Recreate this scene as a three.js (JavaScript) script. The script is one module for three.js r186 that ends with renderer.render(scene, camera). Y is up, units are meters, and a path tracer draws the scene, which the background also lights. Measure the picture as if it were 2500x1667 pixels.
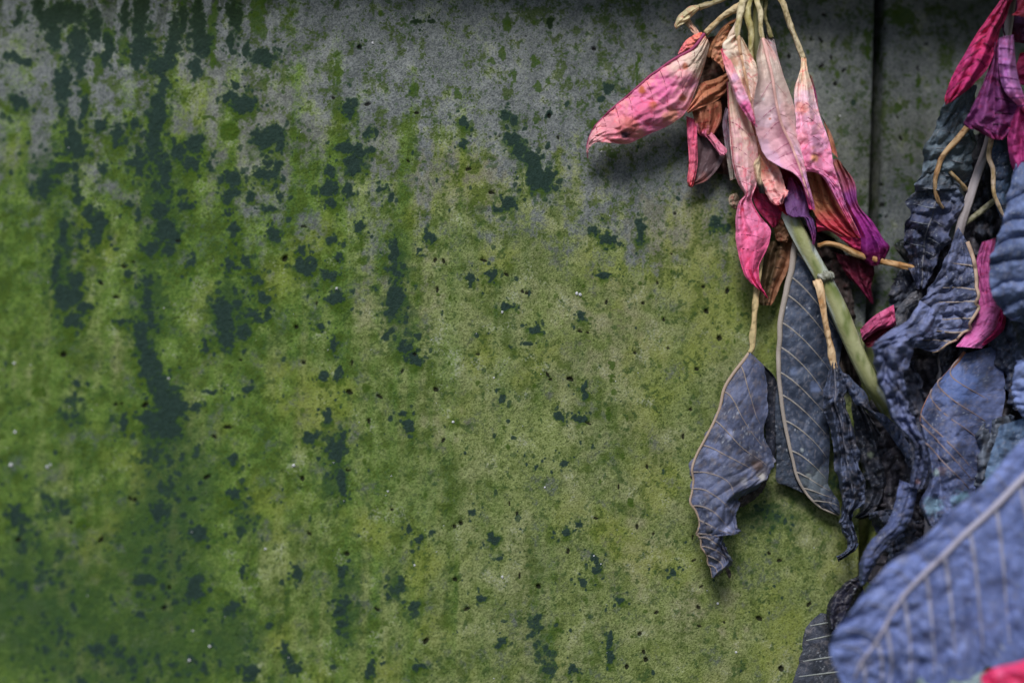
import * as THREE from 'three';
import { mergeGeometries } from 'three/addons/utils/BufferGeometryUtils.js';

// ---------------------------------------------------------------- camera, sky, sun, exposure
const scene = new THREE.Scene();
const camera = new THREE.PerspectiveCamera(26, 1024 / 682, 0.05, 400);
camera.up.set(-0.036, 1, 0);
camera.position.set(-0.124, -0.052, 0.785);
camera.lookAt(0, 0, 0);
camera.focus = 0.80; camera.userData.fStop = 1.4;
camera.updateMatrixWorld(true); camera.updateProjectionMatrix();

const renderer = new THREE.WebGLRenderer({ antialias: true });
renderer.toneMapping = THREE.LinearToneMapping;
renderer.toneMappingExposure = 2.12;
renderer.shadowMap.enabled = true; renderer.shadowMap.type = THREE.PCFSoftShadowMap;

{ // an even, cool overcast sky, a third as bright at the horizon as overhead
  const w = 128, h = 64, d = new Float32Array(w * h * 4);
  for (let j = 0; j < h; j++) for (let i = 0; i < w; i++) {
    const el = ((j + 0.5) / h - 0.5) * Math.PI, L = el > 0 ? (1 + 2 * Math.sin(el)) / 3 : 0.1;
    d.set([0.5 * L, 0.57 * L, 0.73 * L, 1], (j * w + i) * 4);
  }
  const t = new THREE.DataTexture(d, w, h, THREE.RGBAFormat, THREE.FloatType);
  t.mapping = THREE.EquirectangularReflectionMapping; t.magFilter = THREE.LinearFilter; t.needsUpdate = true;
  scene.background = t; scene.environment = t; scene.environmentIntensity = 1; scene.backgroundIntensity = 1;
}
const sun = new THREE.DirectionalLight(new THREE.Color(1, 0.97, 0.93), 1.5);
sun.position.set(-0.42, 1.05, 1.05); sun.castShadow = true; sun.shadow.radius = 36; sun.shadow.mapSize.set(2048, 2048);
Object.assign(sun.shadow.camera, { left: -0.6, right: 0.6, top: 0.6, bottom: -0.6, near: 0.1, far: 4 });
scene.add(sun, sun.target);

// ---------------------------------------------------------------- helpers
let seed = 7;
const rnd = () => { seed = (seed * 1664525 + 1013904223) >>> 0; return seed / 4294967296; };
const lattice = new Float32Array(65536); for (let i = 0; i < 65536; i++) lattice[i] = rnd();
function vn(x, y) {                                             // value noise, 0..1
  const xi = Math.floor(x), yi = Math.floor(y), fx = x - xi, fy = y - yi;
  const sx = fx * fx * (3 - 2 * fx), sy = fy * fy * (3 - 2 * fy);
  const a = xi & 255, b = (xi + 1) & 255, c = (yi & 255) << 8, e = ((yi + 1) & 255) << 8;
  const p = lattice[c + a], q = lattice[c + b], r = lattice[e + a], s = lattice[e + b];
  return p + (q - p) * sx + (r - p) * sy + (p - q - r + s) * sx * sy;
}
function fbm(x, y, o = 4) { let a = 0.5, s = 0, n = 0; for (let i = 0; i < o; i++) { s += a * vn(x, y); n += a; a *= 0.5; x = x * 2.03 + 17.3; y = y * 2.01 + 9.7; } return s / n; }
const cl = (x, a = 0, b = 1) => Math.min(b, Math.max(a, x));
const ss = (a, b, x) => { const t = cl((x - a) / (b - a)); return t * t * (3 - 2 * t); };
const mix = (a, b, t) => a + (b - a) * t;
const mc = (a, b, t) => [mix(a[0], b[0], t), mix(a[1], b[1], t), mix(a[2], b[2], t)];
const MM = 0.001, PX = 0.00022;                                 // about 0.22 mm of wall per unit of the survey grid (2500 x 1667 over the view)

const origin = camera.position.clone(), ray = new THREE.Vector3();
function at(x, y, z = 0) {                                      // survey grid (x, y) and z millimetres in front of the wall -> a point in metres
  ray.set(x / 1250 - 1, 1 - y / 833.5, 0.5).unproject(camera).sub(origin);
  return origin.clone().addScaledVector(ray, (z * MM - origin.z) / ray.z);
}
const used = {};
function numbered(n) { const k = used[n] = (used[n] ?? -1) + 1; return k ? `${n}_${String(k).padStart(3, '0')}` : n; }
function thing(name, label, category, [x, y, z] = [0, 0, 0]) {
  const o = new THREE.Group(); o.name = numbered(name); o.position.set(x, y, z); o.userData = { label, category }; scene.add(o); o.updateMatrixWorld(true); return o;
}
function mesh(name, g, m, parent, label) {
  const o = new THREE.Mesh(g, m); o.name = name; o.castShadow = o.receiveShadow = true; if (label) o.userData.label = label; parent.add(o); return o;
}
function settle(t, p) {                                         // moves a thing's own origin to its base
  t.traverse((o) => { if (o.isMesh) o.geometry.translate(-p.x, -p.y, -p.z); }); t.position.copy(p);
}

// ---------------------------------------------------------------- the wall: growth and pits laid out on its own plane
const corners = [at(-60, -60), at(2560, -60), at(-60, 1730), at(2560, 1730)];
const X0 = Math.min(...corners.map((c) => c.x)), X1 = Math.max(...corners.map((c) => c.x));
const Y0 = Math.min(...corners.map((c) => c.y)), Y1 = Math.max(...corners.map((c) => c.y));
const TW = 2048, TH = 1400;
const toU = (x) => (x - X0) / (X1 - X0) * TW, toV = (y) => (Y1 - y) / (Y1 - Y0) * TH;
const SU = (X1 - X0) / TW / PX, SV = (Y1 - Y0) / TH / PX;        // survey units per texel
const dark = new Float32Array(TW * TH), green = new Float32Array(TW * TH), soft = new Float32Array(TW * TH), high = new Float32Array(TW * TH), pitShade = new Float32Array(TW * TH), tan = new Float32Array(TW * TH);
function blob(F, x, y, rx, ry, wob = 7, ang = 0, fn = null, k = 1) {
  const p = at(x, y), cu = toU(p.x), cv = toV(p.y), R = Math.max(rx, ry) * 1.5 + wob * 1.6, ca = Math.cos(ang), sa = Math.sin(ang);
  const ru = Math.ceil(R / SU), rv = Math.ceil(R / SV);
  for (let j = Math.max(0, (cv | 0) - rv); j < Math.min(TH, cv + rv); j++) for (let i = Math.max(0, (cu | 0) - ru); i < Math.min(TW, cu + ru); i++) {
    let dx = (i - cu) * SU, dy = (j - cv) * SV;
    if (wob) { dx += (fbm(i / 9, j / 9, 3) - 0.5) * 3.2 * wob; dy += (fbm(i / 9 + 71, j / 9 + 31, 3) - 0.5) * 3.2 * wob; }
    const a = (dx * ca + dy * sa) / rx, b = (dy * ca - dx * sa) / ry, q = 1 - (a * a + b * b);
    const o = j * TW + i;
    if (fn) F[o] = Math.max(F[o], fn(q) * k); else if (q > -0.9) F[o] = Math.max(F[o], k * ss(-0.46, 0.44, q + 1.0 * (fbm(i / 5 + 5, j / 5, 3) - 0.5)));
  }
}
// dark blue-green wet algae, (x, y, half width, half height)
const DARK_TOP = [[165, 30, 40, 24], [190, 110, 22, 46], [197, 160, 10, 30], [155, 205, 20, 48], [148, 270, 7, 20], [120, 45, 25, 25], [205, 260, 8, 25], [197, 295, 4, 18], [343, 40, 20, 62], [345, 115, 32, 22], [333, 150, 15, 20], [388, 160, 28, 20], [397, 200, 12, 25], [397, 228, 8, 12], [423, 55, 10, 25], [435, 80, 8, 18],
  [485, 50, 18, 46], [490, 105, 28, 32], [475, 165, 18, 25], [640, 140, 33, 20], [682, 120, 8, 8], [130, 85, 16, 34], [232, 60, 14, 36], [262, 120, 12, 40], [420, 112, 16, 50], [446, 50, 10, 40], [578, 42, 16, 30], [305, 40, 8, 40], [90, 20, 16, 24], [600, 120, 8, 20], [560, 22, 14, 18], [565, 95, 9, 25], [565, 122, 8, 12], [45, 40, 11, 18], [55, 150, 22, 9], [28, 135, 20, 9], [50, 248, 18, 16], [172, 310, 14, 24], [175, 345, 18, 24], [190, 372, 18, 14], [146, 374, 14, 6], [150, 405, 20, 14], [186, 410, 10, 12], [110, 445, 18, 24], [104, 468, 12, 14], [77, 465, 6, 10], [184, 450, 8, 20], [190, 485, 9, 16],
  [240, 308, 12, 15], [288, 325, 17, 20], [284, 350, 6, 12], [325, 302, 10, 14], [382, 250, 16, 14], [380, 280, 25, 20], [377, 310, 18, 18], [375, 345, 20, 22], [368, 380, 14, 18], [398, 380, 16, 10], [404, 410, 15, 20], [405, 440, 14, 18], [336, 372, 10, 18], [330, 395, 25, 12], [344, 415, 10, 14], [432, 370, 18, 20], [475, 350, 22, 22], [468, 400, 18, 14], [640, 335, 26, 24], [675, 325, 22, 20], [680, 355, 12, 18], [590, 250, 24, 18], [612, 250, 12, 14], [560, 235, 16, 11], [573, 206, 13, 9],
  [630, 425, 16, 10], [650, 425, 24, 18], [678, 402, 10, 12], [655, 395, 8, 10], [509, 403, 12, 12], [539, 438, 9, 14], [570, 435, 16, 24], [557, 480, 10, 20], [575, 472, 12, 6], [610, 478, 11, 14], [684, 480, 9, 10], [655, 508, 20, 8], [557, 520, 10, 8], [315, 493, 11, 9], [335, 525, 7, 18], [388, 510, 18, 22], [455, 505, 18, 12], [443, 468, 8, 8], [214, 520, 12, 22], [240, 540, 20, 24], [250, 412, 10, 16]];
const DARK_MID = [[237, 560, 14, 40], [154, 565, 9, 30], [192, 572, 9, 12], [195, 602, 10, 9], [136, 650, 7, 40], [155, 725, 26, 25], [188, 690, 15, 25], [185, 720, 12, 20], [203, 750, 12, 14], [180, 785, 18, 16], [405, 560, 24, 24], [420, 580, 22, 15], [368, 610, 22, 15], [410, 612, 14, 18], [468, 635, 10, 20], [310, 665, 13, 8], [357, 685, 12, 12], [358, 730, 10, 25], [368, 770, 8, 18], [350, 795, 24, 12], [298, 785, 18, 6], [345, 825, 14, 22], [362, 865, 16, 22], [368, 900, 22, 20], [388, 935, 25, 25], [405, 968, 32, 28], [430, 990, 30, 14], [475, 993, 14, 7], [408, 1015, 32, 25], [358, 1020, 18, 18], [400, 1045, 38, 22],
  [571, 562, 13, 20], [668, 572, 14, 14], [680, 585, 10, 10], [557, 645, 10, 18], [600, 638, 10, 12], [578, 652, 10, 4], [625, 680, 16, 13], [642, 728, 14, 10], [545, 755, 22, 22], [550, 795, 19, 30], [556, 832, 18, 18], [578, 738, 12, 9], [592, 805, 18, 20], [613, 770, 18, 7], [636, 782, 14, 8], [654, 762, 9, 14], [500, 845, 8, 18], [738, 610, 13, 11], [745, 648, 25, 20], [808, 586, 14, 10], [824, 626, 12, 11], [802, 675, 16, 12], [820, 727, 21, 15], [878, 555, 9, 14], [958, 615, 12, 30], [968, 672, 10, 10], [963, 722, 21, 30], [955, 755, 14, 18], [785, 795, 12, 9], [812, 840, 11, 16], [986, 848, 19, 12], [1010, 876, 20, 14],
  [1052, 580, 12, 14], [1023, 612, 6, 6], [1150, 680, 10, 12], [1196, 670, 13, 13], [1235, 747, 18, 9], [1418, 773, 12, 11], [1303, 804, 15, 12], [1287, 837, 9, 8], [1472, 671, 20, 7], [1450, 560, 10, 14], [1485, 586, 13, 10], [1425, 950, 8, 25], [1362, 1015, 12, 10], [1414, 1020, 13, 12], [1225, 972, 9, 9], [825, 912, 9, 20], [790, 918, 12, 11], [800, 1015, 9, 20], [757, 1068, 18, 12], [818, 1090, 24, 13], [840, 1065, 9, 14], [996, 1040, 10, 14], [982, 1010, 12, 9], [515, 955, 16, 5], [605, 948, 14, 9], [190, 935, 11, 9], [300, 1030, 9, 18]];
const DARK_HIGH = [[853, 260, 16, 20], [840, 360, 26, 10], [870, 365, 20, 14], [862, 395, 22, 20], [868, 415, 14, 14], [905, 365, 12, 8], [896, 322, 10, 14], [918, 328, 7, 10], [807, 417, 10, 18], [803, 458, 19, 17], [807, 495, 12, 14], [850, 465, 12, 16], [877, 114, 7, 7], [1232, 283, 12, 11], [1258, 288, 11, 15], [1253, 338, 23, 19], [1270, 365, 20, 22], [1302, 385, 20, 18], [1305, 415, 22, 22], [1322, 445, 30, 20], [1300, 442, 18, 16], [1340, 425, 14, 12], [1357, 458, 8, 10], [1240, 495, 18, 20], [1215, 512, 14, 7], [1132, 300, 12, 12], [1129, 350, 9, 11], [928, 458, 11, 11], [953, 480, 8, 12], [1340, 280, 8, 10], [1485, 215, 14, 12], [1468, 240, 8, 8], [1014, 54, 10, 7], [1053, 50, 8, 5], [1343, 53, 8, 14], [1562, 560, 12, 30], [1475, 580, 13, 12], [1500, 585, 9, 9], [1752, 545, 15, 16], [1775, 555, 9, 9], [2140, 1000, 9, 9]];
const DARK_LOW = [[36, 1250, 16, 18], [385, 1250, 20, 18], [485, 1300, 18, 18], [570, 1205, 15, 16], [593, 1390, 11, 11], [723, 1385, 8, 9], [727, 1402, 11, 10], [570, 1480, 14, 11], [343, 1497, 10, 9], [290, 1595, 13, 14], [235, 1585, 18, 13], [695, 1585, 10, 14], [705, 1610, 9, 14], [718, 1630, 12, 11], [612, 1640, 15, 16], [572, 1122, 14, 14], [820, 1110, 17, 20], [832, 1172, 8, 28], [836, 1200, 10, 9], [1022, 1317, 11, 10], [1056, 1300, 7, 7], [996, 1290, 6, 10], [1207, 1317, 14, 11], [1155, 1250, 9, 8], [1378, 1130, 10, 9], [1308, 1137, 7, 7], [1384, 1300, 14, 10], [1412, 1282, 11, 7], [1450, 1358, 12, 7], [1460, 1372, 6, 14], [1452, 1393, 10, 11], [1423, 1420, 10, 9], [1175, 1455, 15, 8], [1220, 1365, 9, 6],
  [1222, 1570, 11, 11], [1488, 1560, 9, 20], [1492, 1600, 8, 16], [840, 1470, 11, 9], [834, 1520, 14, 13], [826, 1490, 14, 9], [832, 1395, 11, 15], [1022, 1625, 17, 9], [902, 1632, 11, 20], [1400, 1632, 14, 11], [1516, 1464, 14, 9], [1640, 1400, 9, 9], [480, 1435, 20, 30], [355, 1415, 28, 12]];
const SOFT = [[72, 1325, 26, 34], [122, 1245, 34, 30], [55, 1290, 20, 26], [125, 1395, 30, 26], [110, 1460, 85, 60], [90, 1560, 70, 60], [137, 1540, 32, 26], [395, 1155, 44, 44], [430, 1210, 30, 40], [345, 1625, 36, 32], [470, 1620, 40, 30], [250, 1640, 60, 30], [420, 1340, 50, 46], [1302, 1522, 13, 11], [1310, 1550, 11, 20], [1322, 1590, 12, 25], [1342, 1620, 14, 22], [960, 1430, 20, 28], [1007, 1485, 8, 16], [980, 800, 34, 40], [400, 1090, 50, 30], [600, 1260, 24, 40], [170, 1010, 20, 26], [1990, 1180, 60, 40], [1860, 1270, 70, 30]];  // soft dark algae, with leaf shade painted in by the last two
SOFT.push([110, 1480, 130, 120], [380, 1400, 90, 150], [300, 1620, 160, 60], [420, 1180, 70, 110], [560, 1560, 60, 60], [395, 1120, 40, 70], [400, 1280, 44, 90], [420, 1480, 44, 90], [360, 760, 26, 90], [150, 640, 24, 100], [110, 420, 30, 60], [390, 480, 34, 90], [560, 760, 40, 60], [965, 700, 26, 90], [820, 1130, 26, 80], [850, 1480, 26, 80]);  // wider algae areas; those at lower left also paint in the wall's shading
const GREEN = [[205, 215, 12, 30], [520, 80, 10, 90], [627, 35, 20, 50], [640, 75, 16, 18], [557, 318, 26, 22], [510, 285, 15, 8], [265, 90, 14, 30], [240, 160, 11, 30], [300, 130, 12, 40], [885, 633, 14, 16], [880, 590, 5, 25], [1007, 222, 13, 20], [1120, 225, 10, 14], [1255, 185, 10, 16], [1200, 145, 10, 12], [1228, 130, 8, 20], [1236, 50, 12, 25], [825, 180, 9, 36], [820, 130, 8, 10], [1315, 210, 12, 10], [1305, 150, 9, 16], [1340, 195, 8, 8], [2119, 85, 13, 26], [2119, 125, 8, 20], [2200, 40, 40, 26], [2240, 195, 6, 20], [2242, 250, 7, 22], [2190, 265, 9, 12], [2212, 185, 14, 4], [2190, 412, 16, 4], [2225, 382, 6, 10], [1555, 175, 4, 50], [1570, 65, 10, 12], [1485, 1010, 8, 14], [1450, 300, 8, 12], [25, 1487, 12, 9], [205, 1280, 20, 12], [70, 640, 14, 10], [95, 960, 16, 16], [1490, 890, 9, 14], [1490, 925, 7, 10], [893, 945, 9, 9], [1540, 1225, 6, 10]];
for (const l of [DARK_TOP, DARK_MID, DARK_HIGH, DARK_LOW]) for (const [x, y, a, b] of l) blob(dark, x, y, a * 1.06, b * 1.08, Math.min(10, 2 + Math.min(a, b) * 0.5));
for (const l of [DARK_TOP, DARK_MID, DARK_HIGH, DARK_LOW]) for (const [x, y, a, b] of l) for (let k = 0; k < 5; k++) {
  const t = rnd() * 6.28, m = 1 + 1.2 * rnd(), r = 1.6 + Math.min(6, 0.3 * Math.min(a, b)) * rnd();
  blob(dark, x + (a + 4) * m * Math.cos(t), y + (b + 4) * m * Math.sin(t), r, r * (0.8 + 0.6 * rnd()), r * 0.7, 0, null, 0.55 + 0.4 * rnd());
}
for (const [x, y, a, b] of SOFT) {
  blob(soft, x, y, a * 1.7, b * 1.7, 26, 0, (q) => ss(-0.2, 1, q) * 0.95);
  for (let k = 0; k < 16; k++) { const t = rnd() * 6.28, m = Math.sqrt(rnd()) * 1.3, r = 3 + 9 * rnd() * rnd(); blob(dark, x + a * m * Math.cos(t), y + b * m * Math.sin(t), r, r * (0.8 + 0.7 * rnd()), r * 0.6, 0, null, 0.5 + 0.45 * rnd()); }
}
for (const [x, y, a, b] of GREEN) blob(green, x, y, a, b, Math.min(8, 2 + Math.min(a, b) * 0.5), 0, (q) => ss(-0.3, 0.4, q));
for (const [x, y, a, b] of [...DARK_TOP, ...DARK_MID, ...DARK_HIGH, ...DARK_LOW]) if (y > 230 && a * b > 90) blob(green, x + 2, y + b * 0.6, a * 1.7, b * 1.75, 12, 0, (q) => ss(-0.35, 0.9, q), 0.72);
// small spots of the same growth, strewn
for (let k = 0; k < 2400; k++) {
  const x = rnd() * 2560 - 30, y = rnd() * 1720 - 30, r = 1.3 + 5.2 * Math.pow(rnd(), 2.4), s = rnd();
  const left = ss(1700, 200, x);
  if (rnd() > 0.35 + 0.5 * left) continue;
  blob(s < 0.5 && y > 200 ? dark : green, x, y, r * (0.7 + 0.6 * rnd()), r * (0.8 + 0.9 * rnd()), Math.min(4, r * 0.55), 0, null, 0.55 + 0.4 * rnd());
}
// pits left by air bubbles, real hollows (x, y, half width, half height, turn)
const PITS = [[1062, 635, 4, 7, 0.3], [1082, 637, 4, 7, -0.2], [1180, 635, 9, 4, 0.1], [1237, 670, 7, 4, 0.5], [1276, 711, 5, 5], [1286, 715, 5, 4], [1480, 737, 4, 6], [1416, 809, 7, 4, 0.2], [1434, 812, 5, 3], [1337, 914, 4, 8, -0.5], [1344, 926, 5, 4], [1392, 925, 10, 6, 0.1], [1064, 950, 8, 5, 0.3], [853, 957, 9, 5, 0.2], [927, 968, 8, 4, 0.3], [860, 885, 3, 8], [1166, 864, 5, 3], [982, 906, 3, 8, 0.4], [1012, 864, 5, 4], [900, 1028, 4, 7], [1435, 1033, 10, 3, 0.3], [1082, 1075, 4, 7, 0.4], [1067, 707, 4, 7], [774, 740, 3, 7], [741, 884, 6, 4], [725, 797, 5, 5], [742, 553, 10, 3, 0.2], [283, 725, 9, 4], [302, 650, 6, 4], [247, 690, 7, 4, 0.4], [325, 640, 5, 3], [155, 865, 7, 6, -0.4], [284, 987, 5, 4], [296, 985, 4, 3], [355, 988, 9, 5, -0.7], [555, 1043, 9, 4], [523, 1064, 7, 4, 0.4], [695, 630, 6, 8, 0.3], [587, 877, 5, 3], [435, 587, 7, 3], [1143, 412, 8, 4, -0.4], [1200, 470, 8, 4, 0.2], [897, 253, 9, 4, -0.3], [1017, 275, 7, 4], [813, 238, 6, 4], [1341, 283, 5, 7], [996, 393, 6, 3, 0.5], [1450, 118, 6, 5], [1363, 335, 4, 5], [877, 114, 5, 5],
  [1243, 1228, 3, 7], [1262, 1253, 3, 6, 0.5], [1455, 1265, 7, 3, 0.3], [850, 1148, 7, 4], [738, 1168, 6, 5], [755, 1303, 6, 4, 0.5], [847, 1352, 7, 5], [957, 1244, 6, 4], [1110, 1285, 5, 5], [1125, 1278, 5, 5], [1387, 1345, 4, 8], [1315, 1432, 6, 6], [1268, 1405, 3, 9], [1110, 1415, 6, 5], [1140, 1487, 10, 4, -0.4], [1040, 1565, 5, 10, 0.5], [920, 1487, 7, 4, 0.4], [1510, 1187, 3, 7], [1556, 1285, 4, 7], [1595, 1302, 3, 5, 0.5], [1690, 1310, 3, 6], [1693, 1368, 7, 3, -0.3], [1705, 1483, 6, 5], [1602, 1495, 7, 4, -0.5], [1561, 1547, 6, 5], [1571, 1592, 5, 6], [1577, 1610, 6, 6], [1530, 1628, 5, 6], [1853, 1510, 8, 6], [1975, 1475, 9, 4, -0.7], [1908, 1632, 7, 8], [1878, 1350, 4, 4], [1903, 1368, 8, 4], [1712, 1430, 8, 3, -0.6], [1707, 1528, 6, 3], [1767, 1518, 4, 3],
  [2162, 64, 4, 8], [2262, 106, 7, 4], [2241, 166, 4, 8], [2200, 337, 5, 8, -0.3], [2152, 447, 7, 6], [2155, 498, 7, 6, -0.5], [2164, 528, 6, 3, -0.5], [2190, 285, 3, 5], [1926, 136, 5, 7], [2004, 97, 4, 10, -0.6], [2012, 36, 7, 5], [1980, 95, 4, 4], [2030, 140, 4, 6], [1980, 610, 5, 8], [1890, 640, 5, 6], [2006, 160, 10, 4, -0.7], [2060, 172, 8, 4, -0.7], [2040, 205, 5, 6], [1775, 710, 5, 9, 0.4], [1718, 700, 5, 5], [1725, 760, 6, 7], [1756, 825, 7, 6], [1700, 900, 6, 4], [1686, 1000, 5, 4], [1668, 1065, 4, 8], [1605, 690, 4, 5], [1620, 780, 3, 5], [1640, 620, 4, 3], [1648, 520, 5, 4], [1570, 740, 5, 5], [1550, 860, 4, 4], [1630, 850, 4, 3], [1580, 1140, 4, 6], [1690, 1165, 4, 6], [330, 1220, 6, 4], [172, 1275, 6, 3], [505, 1165, 10, 4, -0.5], [45, 1318, 7, 4, -0.5], [318, 1217, 4, 6], [245, 1318, 5, 9, 0.7], [400, 1485, 8, 4, -0.6], [413, 1435, 5, 5]];
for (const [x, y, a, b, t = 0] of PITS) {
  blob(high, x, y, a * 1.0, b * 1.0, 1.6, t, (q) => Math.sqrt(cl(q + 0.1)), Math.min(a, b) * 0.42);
  blob(pitShade, x, y, a * 1.0, b * 1.0, 1.6, t, (q) => ss(0, 0.3, q));  // dark tone painted into the hollows, adding to their shade
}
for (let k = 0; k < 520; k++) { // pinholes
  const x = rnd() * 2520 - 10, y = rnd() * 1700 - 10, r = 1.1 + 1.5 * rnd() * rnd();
  blob(high, x, y, r * (1 + rnd()), r, 0.6, rnd() * 3, (q) => Math.sqrt(cl(q + 0.1)), r * 0.5); blob(pitShade, x, y, r * 1.1, r, 0.6, 0, (q) => ss(0, 0.4, q), 0.8);
}
for (const [x, y, a, b] of [[990, 690, 90, 110], [1050, 1000, 70, 90], [1120, 450, 130, 90], [900, 780, 60, 70], [480, 900, 40, 90], [300, 880, 60, 60], [1480, 800, 120, 140], [1650, 560, 140, 90], [1540, 1350, 90, 100], [290, 1400, 60, 60], [1750, 1480, 100, 80], [60, 850, 40, 100]]) blob(tan, x, y, a, b, 46, 0, (q) => ss(-0.5, 0.9, q));

const rgb = new Uint8Array(TW * TH * 4);
const toByte = (x) => Math.round(255 * cl(x <= 0.0031308 ? 12.92 * x : 1.055 * Math.pow(x, 1 / 2.4) - 0.055));
const sr = (r, g, b) => [r, g, b].map((v) => { v /= 255; return v <= 0.04045 ? v / 12.92 : Math.pow((v + 0.055) / 1.055, 2.4); });
const GREY0 = sr(84, 89, 89), GREY1 = sr(136, 140, 140), SAND0 = sr(106, 104, 80), SAND1 = sr(148, 145, 114), OL0 = sr(80, 94, 40), OL1 = sr(146, 156, 98), GR0 = sr(48, 80, 20), GR1 = sr(98, 126, 44), YEL = sr(128, 136, 52), DP0 = sr(32, 52, 34), DP1 = sr(54, 80, 44), FL0 = sr(44, 60, 16), FL1 = sr(72, 92, 24), DK0 = sr(25, 40, 38), DK1 = sr(44, 62, 57), DT0 = sr(20, 32, 14), DT1 = sr(38, 54, 22), PITDARK = sr(18, 19, 15), PALE = sr(172, 174, 160);
for (let j = 0; j < TH; j++) for (let i = 0; i < TW; i++) {
  const o = j * TW + i, x = i * SU - 60, y = j * SV - 60, xr = 0.83 * x + 0.55 * y, yr = 0.83 * y - 0.55 * x;
  const big = fbm(xr / 330 + 3, yr / 330 + 1, 3), mid = fbm(x / 95 + 40, y / 150, 4), streak = fbm(x / 24, y / 520 + 5, 4), run = fbm(x / 13 + 60, y / 85 + 11, 4);
  const g5 = fbm(xr / 44 + 12, yr / 44, 6), h2 = fbm(yr / 24 + 70, xr / 24, 5), fine = fbm(x / 4.6, y / 4.6 + 40, 3), dust = fbm(xr / 2.3 + 9, yr / 2.3, 2);
  const right = ss(1350, 1750, x), side = ss(1900, 2150, x), leftish = ss(1150, 100, x);
  const val = cl(0.5 + 1.7 * (fine - 0.5) + 1.3 * (dust - 0.5) + 0.9 * (g5 - 0.5));
  let c = mc(GREY0, GREY1, val);
  c = mc(c, mc(SAND0, SAND1, val), cl(tan[o] * (0.35 + 0.9 * mid) * 0.8 + 0.25 * ss(0.5, 0.7, big) * ss(200, 500, y)));
  // algae film, in patches near the top of the wall, closed and olive further down
  const reach = y + 420 * (big - 0.5) + 700 * (streak - 0.5) + 260 * (mid - 0.5) - 60 * right - 360 * side;
  const film = ss(0.12, 0.95, 1.08 * ss(150, 960, reach) + 1.1 * (g5 - 0.5) + 0.9 * (h2 - 0.5) + 0.8 * (fine - 0.5));
  let f = mc(OL0, OL1, cl(val + 0.9 * (h2 - 0.5)));
  f = mc(f, mc(SAND0, SAND1, val), 0.6 * tan[o] * ss(0.35, 0.65, g5 + 0.2 * (fine - 0.5)));
  const lush = ss(0.38, 0.66, 0.36 * mid + 0.4 * streak + 0.24 * h2 + 0.16 * leftish * ss(250, 700, y) + 0.03 * ss(1000, 1600, y) - 0.09 * ss(850, 1300, x) - 0.13 * right);
  f = mc(f, mc(GR0, GR1, cl(val + 0.6 * (g5 - 0.5))), lush * 0.9);
  f = mc(f, mc(SAND0, SAND1, val), 0.38 * ss(800, 1400, x) * ss(0.4, 0.62, 0.5 * g5 + 0.5 * mid));
  f = mc(f, YEL, 0.45 * ss(0.56, 0.76, fbm(xr / 130 + 31, yr / 170 + 7, 5)));
  c = mc(c, f, film * 0.95);
  // flecks, runs and grains of darker growth
  const fleck = ss(0.545, 0.63, 0.62 * h2 + 0.38 * fine + 0.18 * (mid - 0.5) + 0.2 * (run - 0.5));
  c = mc(c, mc(FL0, FL1, dust), fleck * (0.8 - 0.2 * film));
  const drip = ss(0.48, 0.6, run + 0.35 * (g5 - 0.5) + 0.25 * (streak - 0.5)) * ss(400, 120, y) * ss(820, 480, x) * (0.6 + 0.4 * leftish); c = mc(c, mc(DT0, DT1, fine), drip * 0.9);
  const speck = ss(0.60, 0.68, 0.5 * fine + 0.5 * dust + 0.15 * (h2 - 0.5)); c = mc(c, FL0, speck * 0.75); const spot = ss(0.6, 0.68, 0.7 * fbm(xr / 13 + 5, yr / 15 + 77, 4) + 0.2 * fine + 0.1 * run); c = mc(c, mc(FL0, DP1, fine), spot * 0.7);
  const pale = ss(0.66, 0.78, 0.4 * fbm(x / 3 + 90, y / 3, 2) + 0.6 * g5); c = mc(c, PALE, pale * 0.38);
  // mossy patches, then wet dark algae
  const gm = cl(green[o] * 1.3) * ss(0.34, 0.56, 0.4 * h2 + 0.3 * fine + 0.3 * g5 + 0.22 * green[o]); c = mc(c, mc(GR0, FL1, fine).map((q) => q * 0.82), gm * 0.85);
  const s = soft[o] * (0.35 + 0.65 * ss(0.36, 0.58, 0.45 * g5 + 0.3 * h2 + 0.25 * fine)); c = mc(c, mc(DP0, DP1, cl(h2 + 0.6 * (fine - 0.5))), s * 0.88);  // soft areas: algae tone together with painted shade
  const blue = ss(110, 380, y), d = cl(dark[o]); const dd = ss(0.16, 0.86, d + 0.8 * (fine - 0.5) + 0.5 * (dust - 0.5) + 0.4 * (h2 - 0.5)) * (0.8 + 0.2 * d); c = mc(c, mc(GR0, DP1, fine), 0.55 * ss(0.02, 0.4, d)); c = mc(c, mc(mc(DT0, DT1, fine), mc(DK0, DK1, fine), blue), dd * 0.95);
  c = mc(c, PITDARK, pitShade[o] * 0.92);  // painted darkening of pits and pinholes
  rgb[o * 4] = toByte(c[0]); rgb[o * 4 + 1] = toByte(c[1]); rgb[o * 4 + 2] = toByte(c[2]); rgb[o * 4 + 3] = 255;
}
const flip = new Uint8Array(rgb.length); for (let j = 0; j < TH; j++) flip.set(rgb.subarray(j * TW * 4, (j + 1) * TW * 4), (TH - 1 - j) * TW * 4);
const wallMap = new THREE.DataTexture(flip, TW, TH); wallMap.colorSpace = THREE.SRGBColorSpace; wallMap.magFilter = THREE.LinearFilter; wallMap.wrapS = wallMap.wrapT = THREE.MirroredRepeatWrapping; wallMap.needsUpdate = true;
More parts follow.
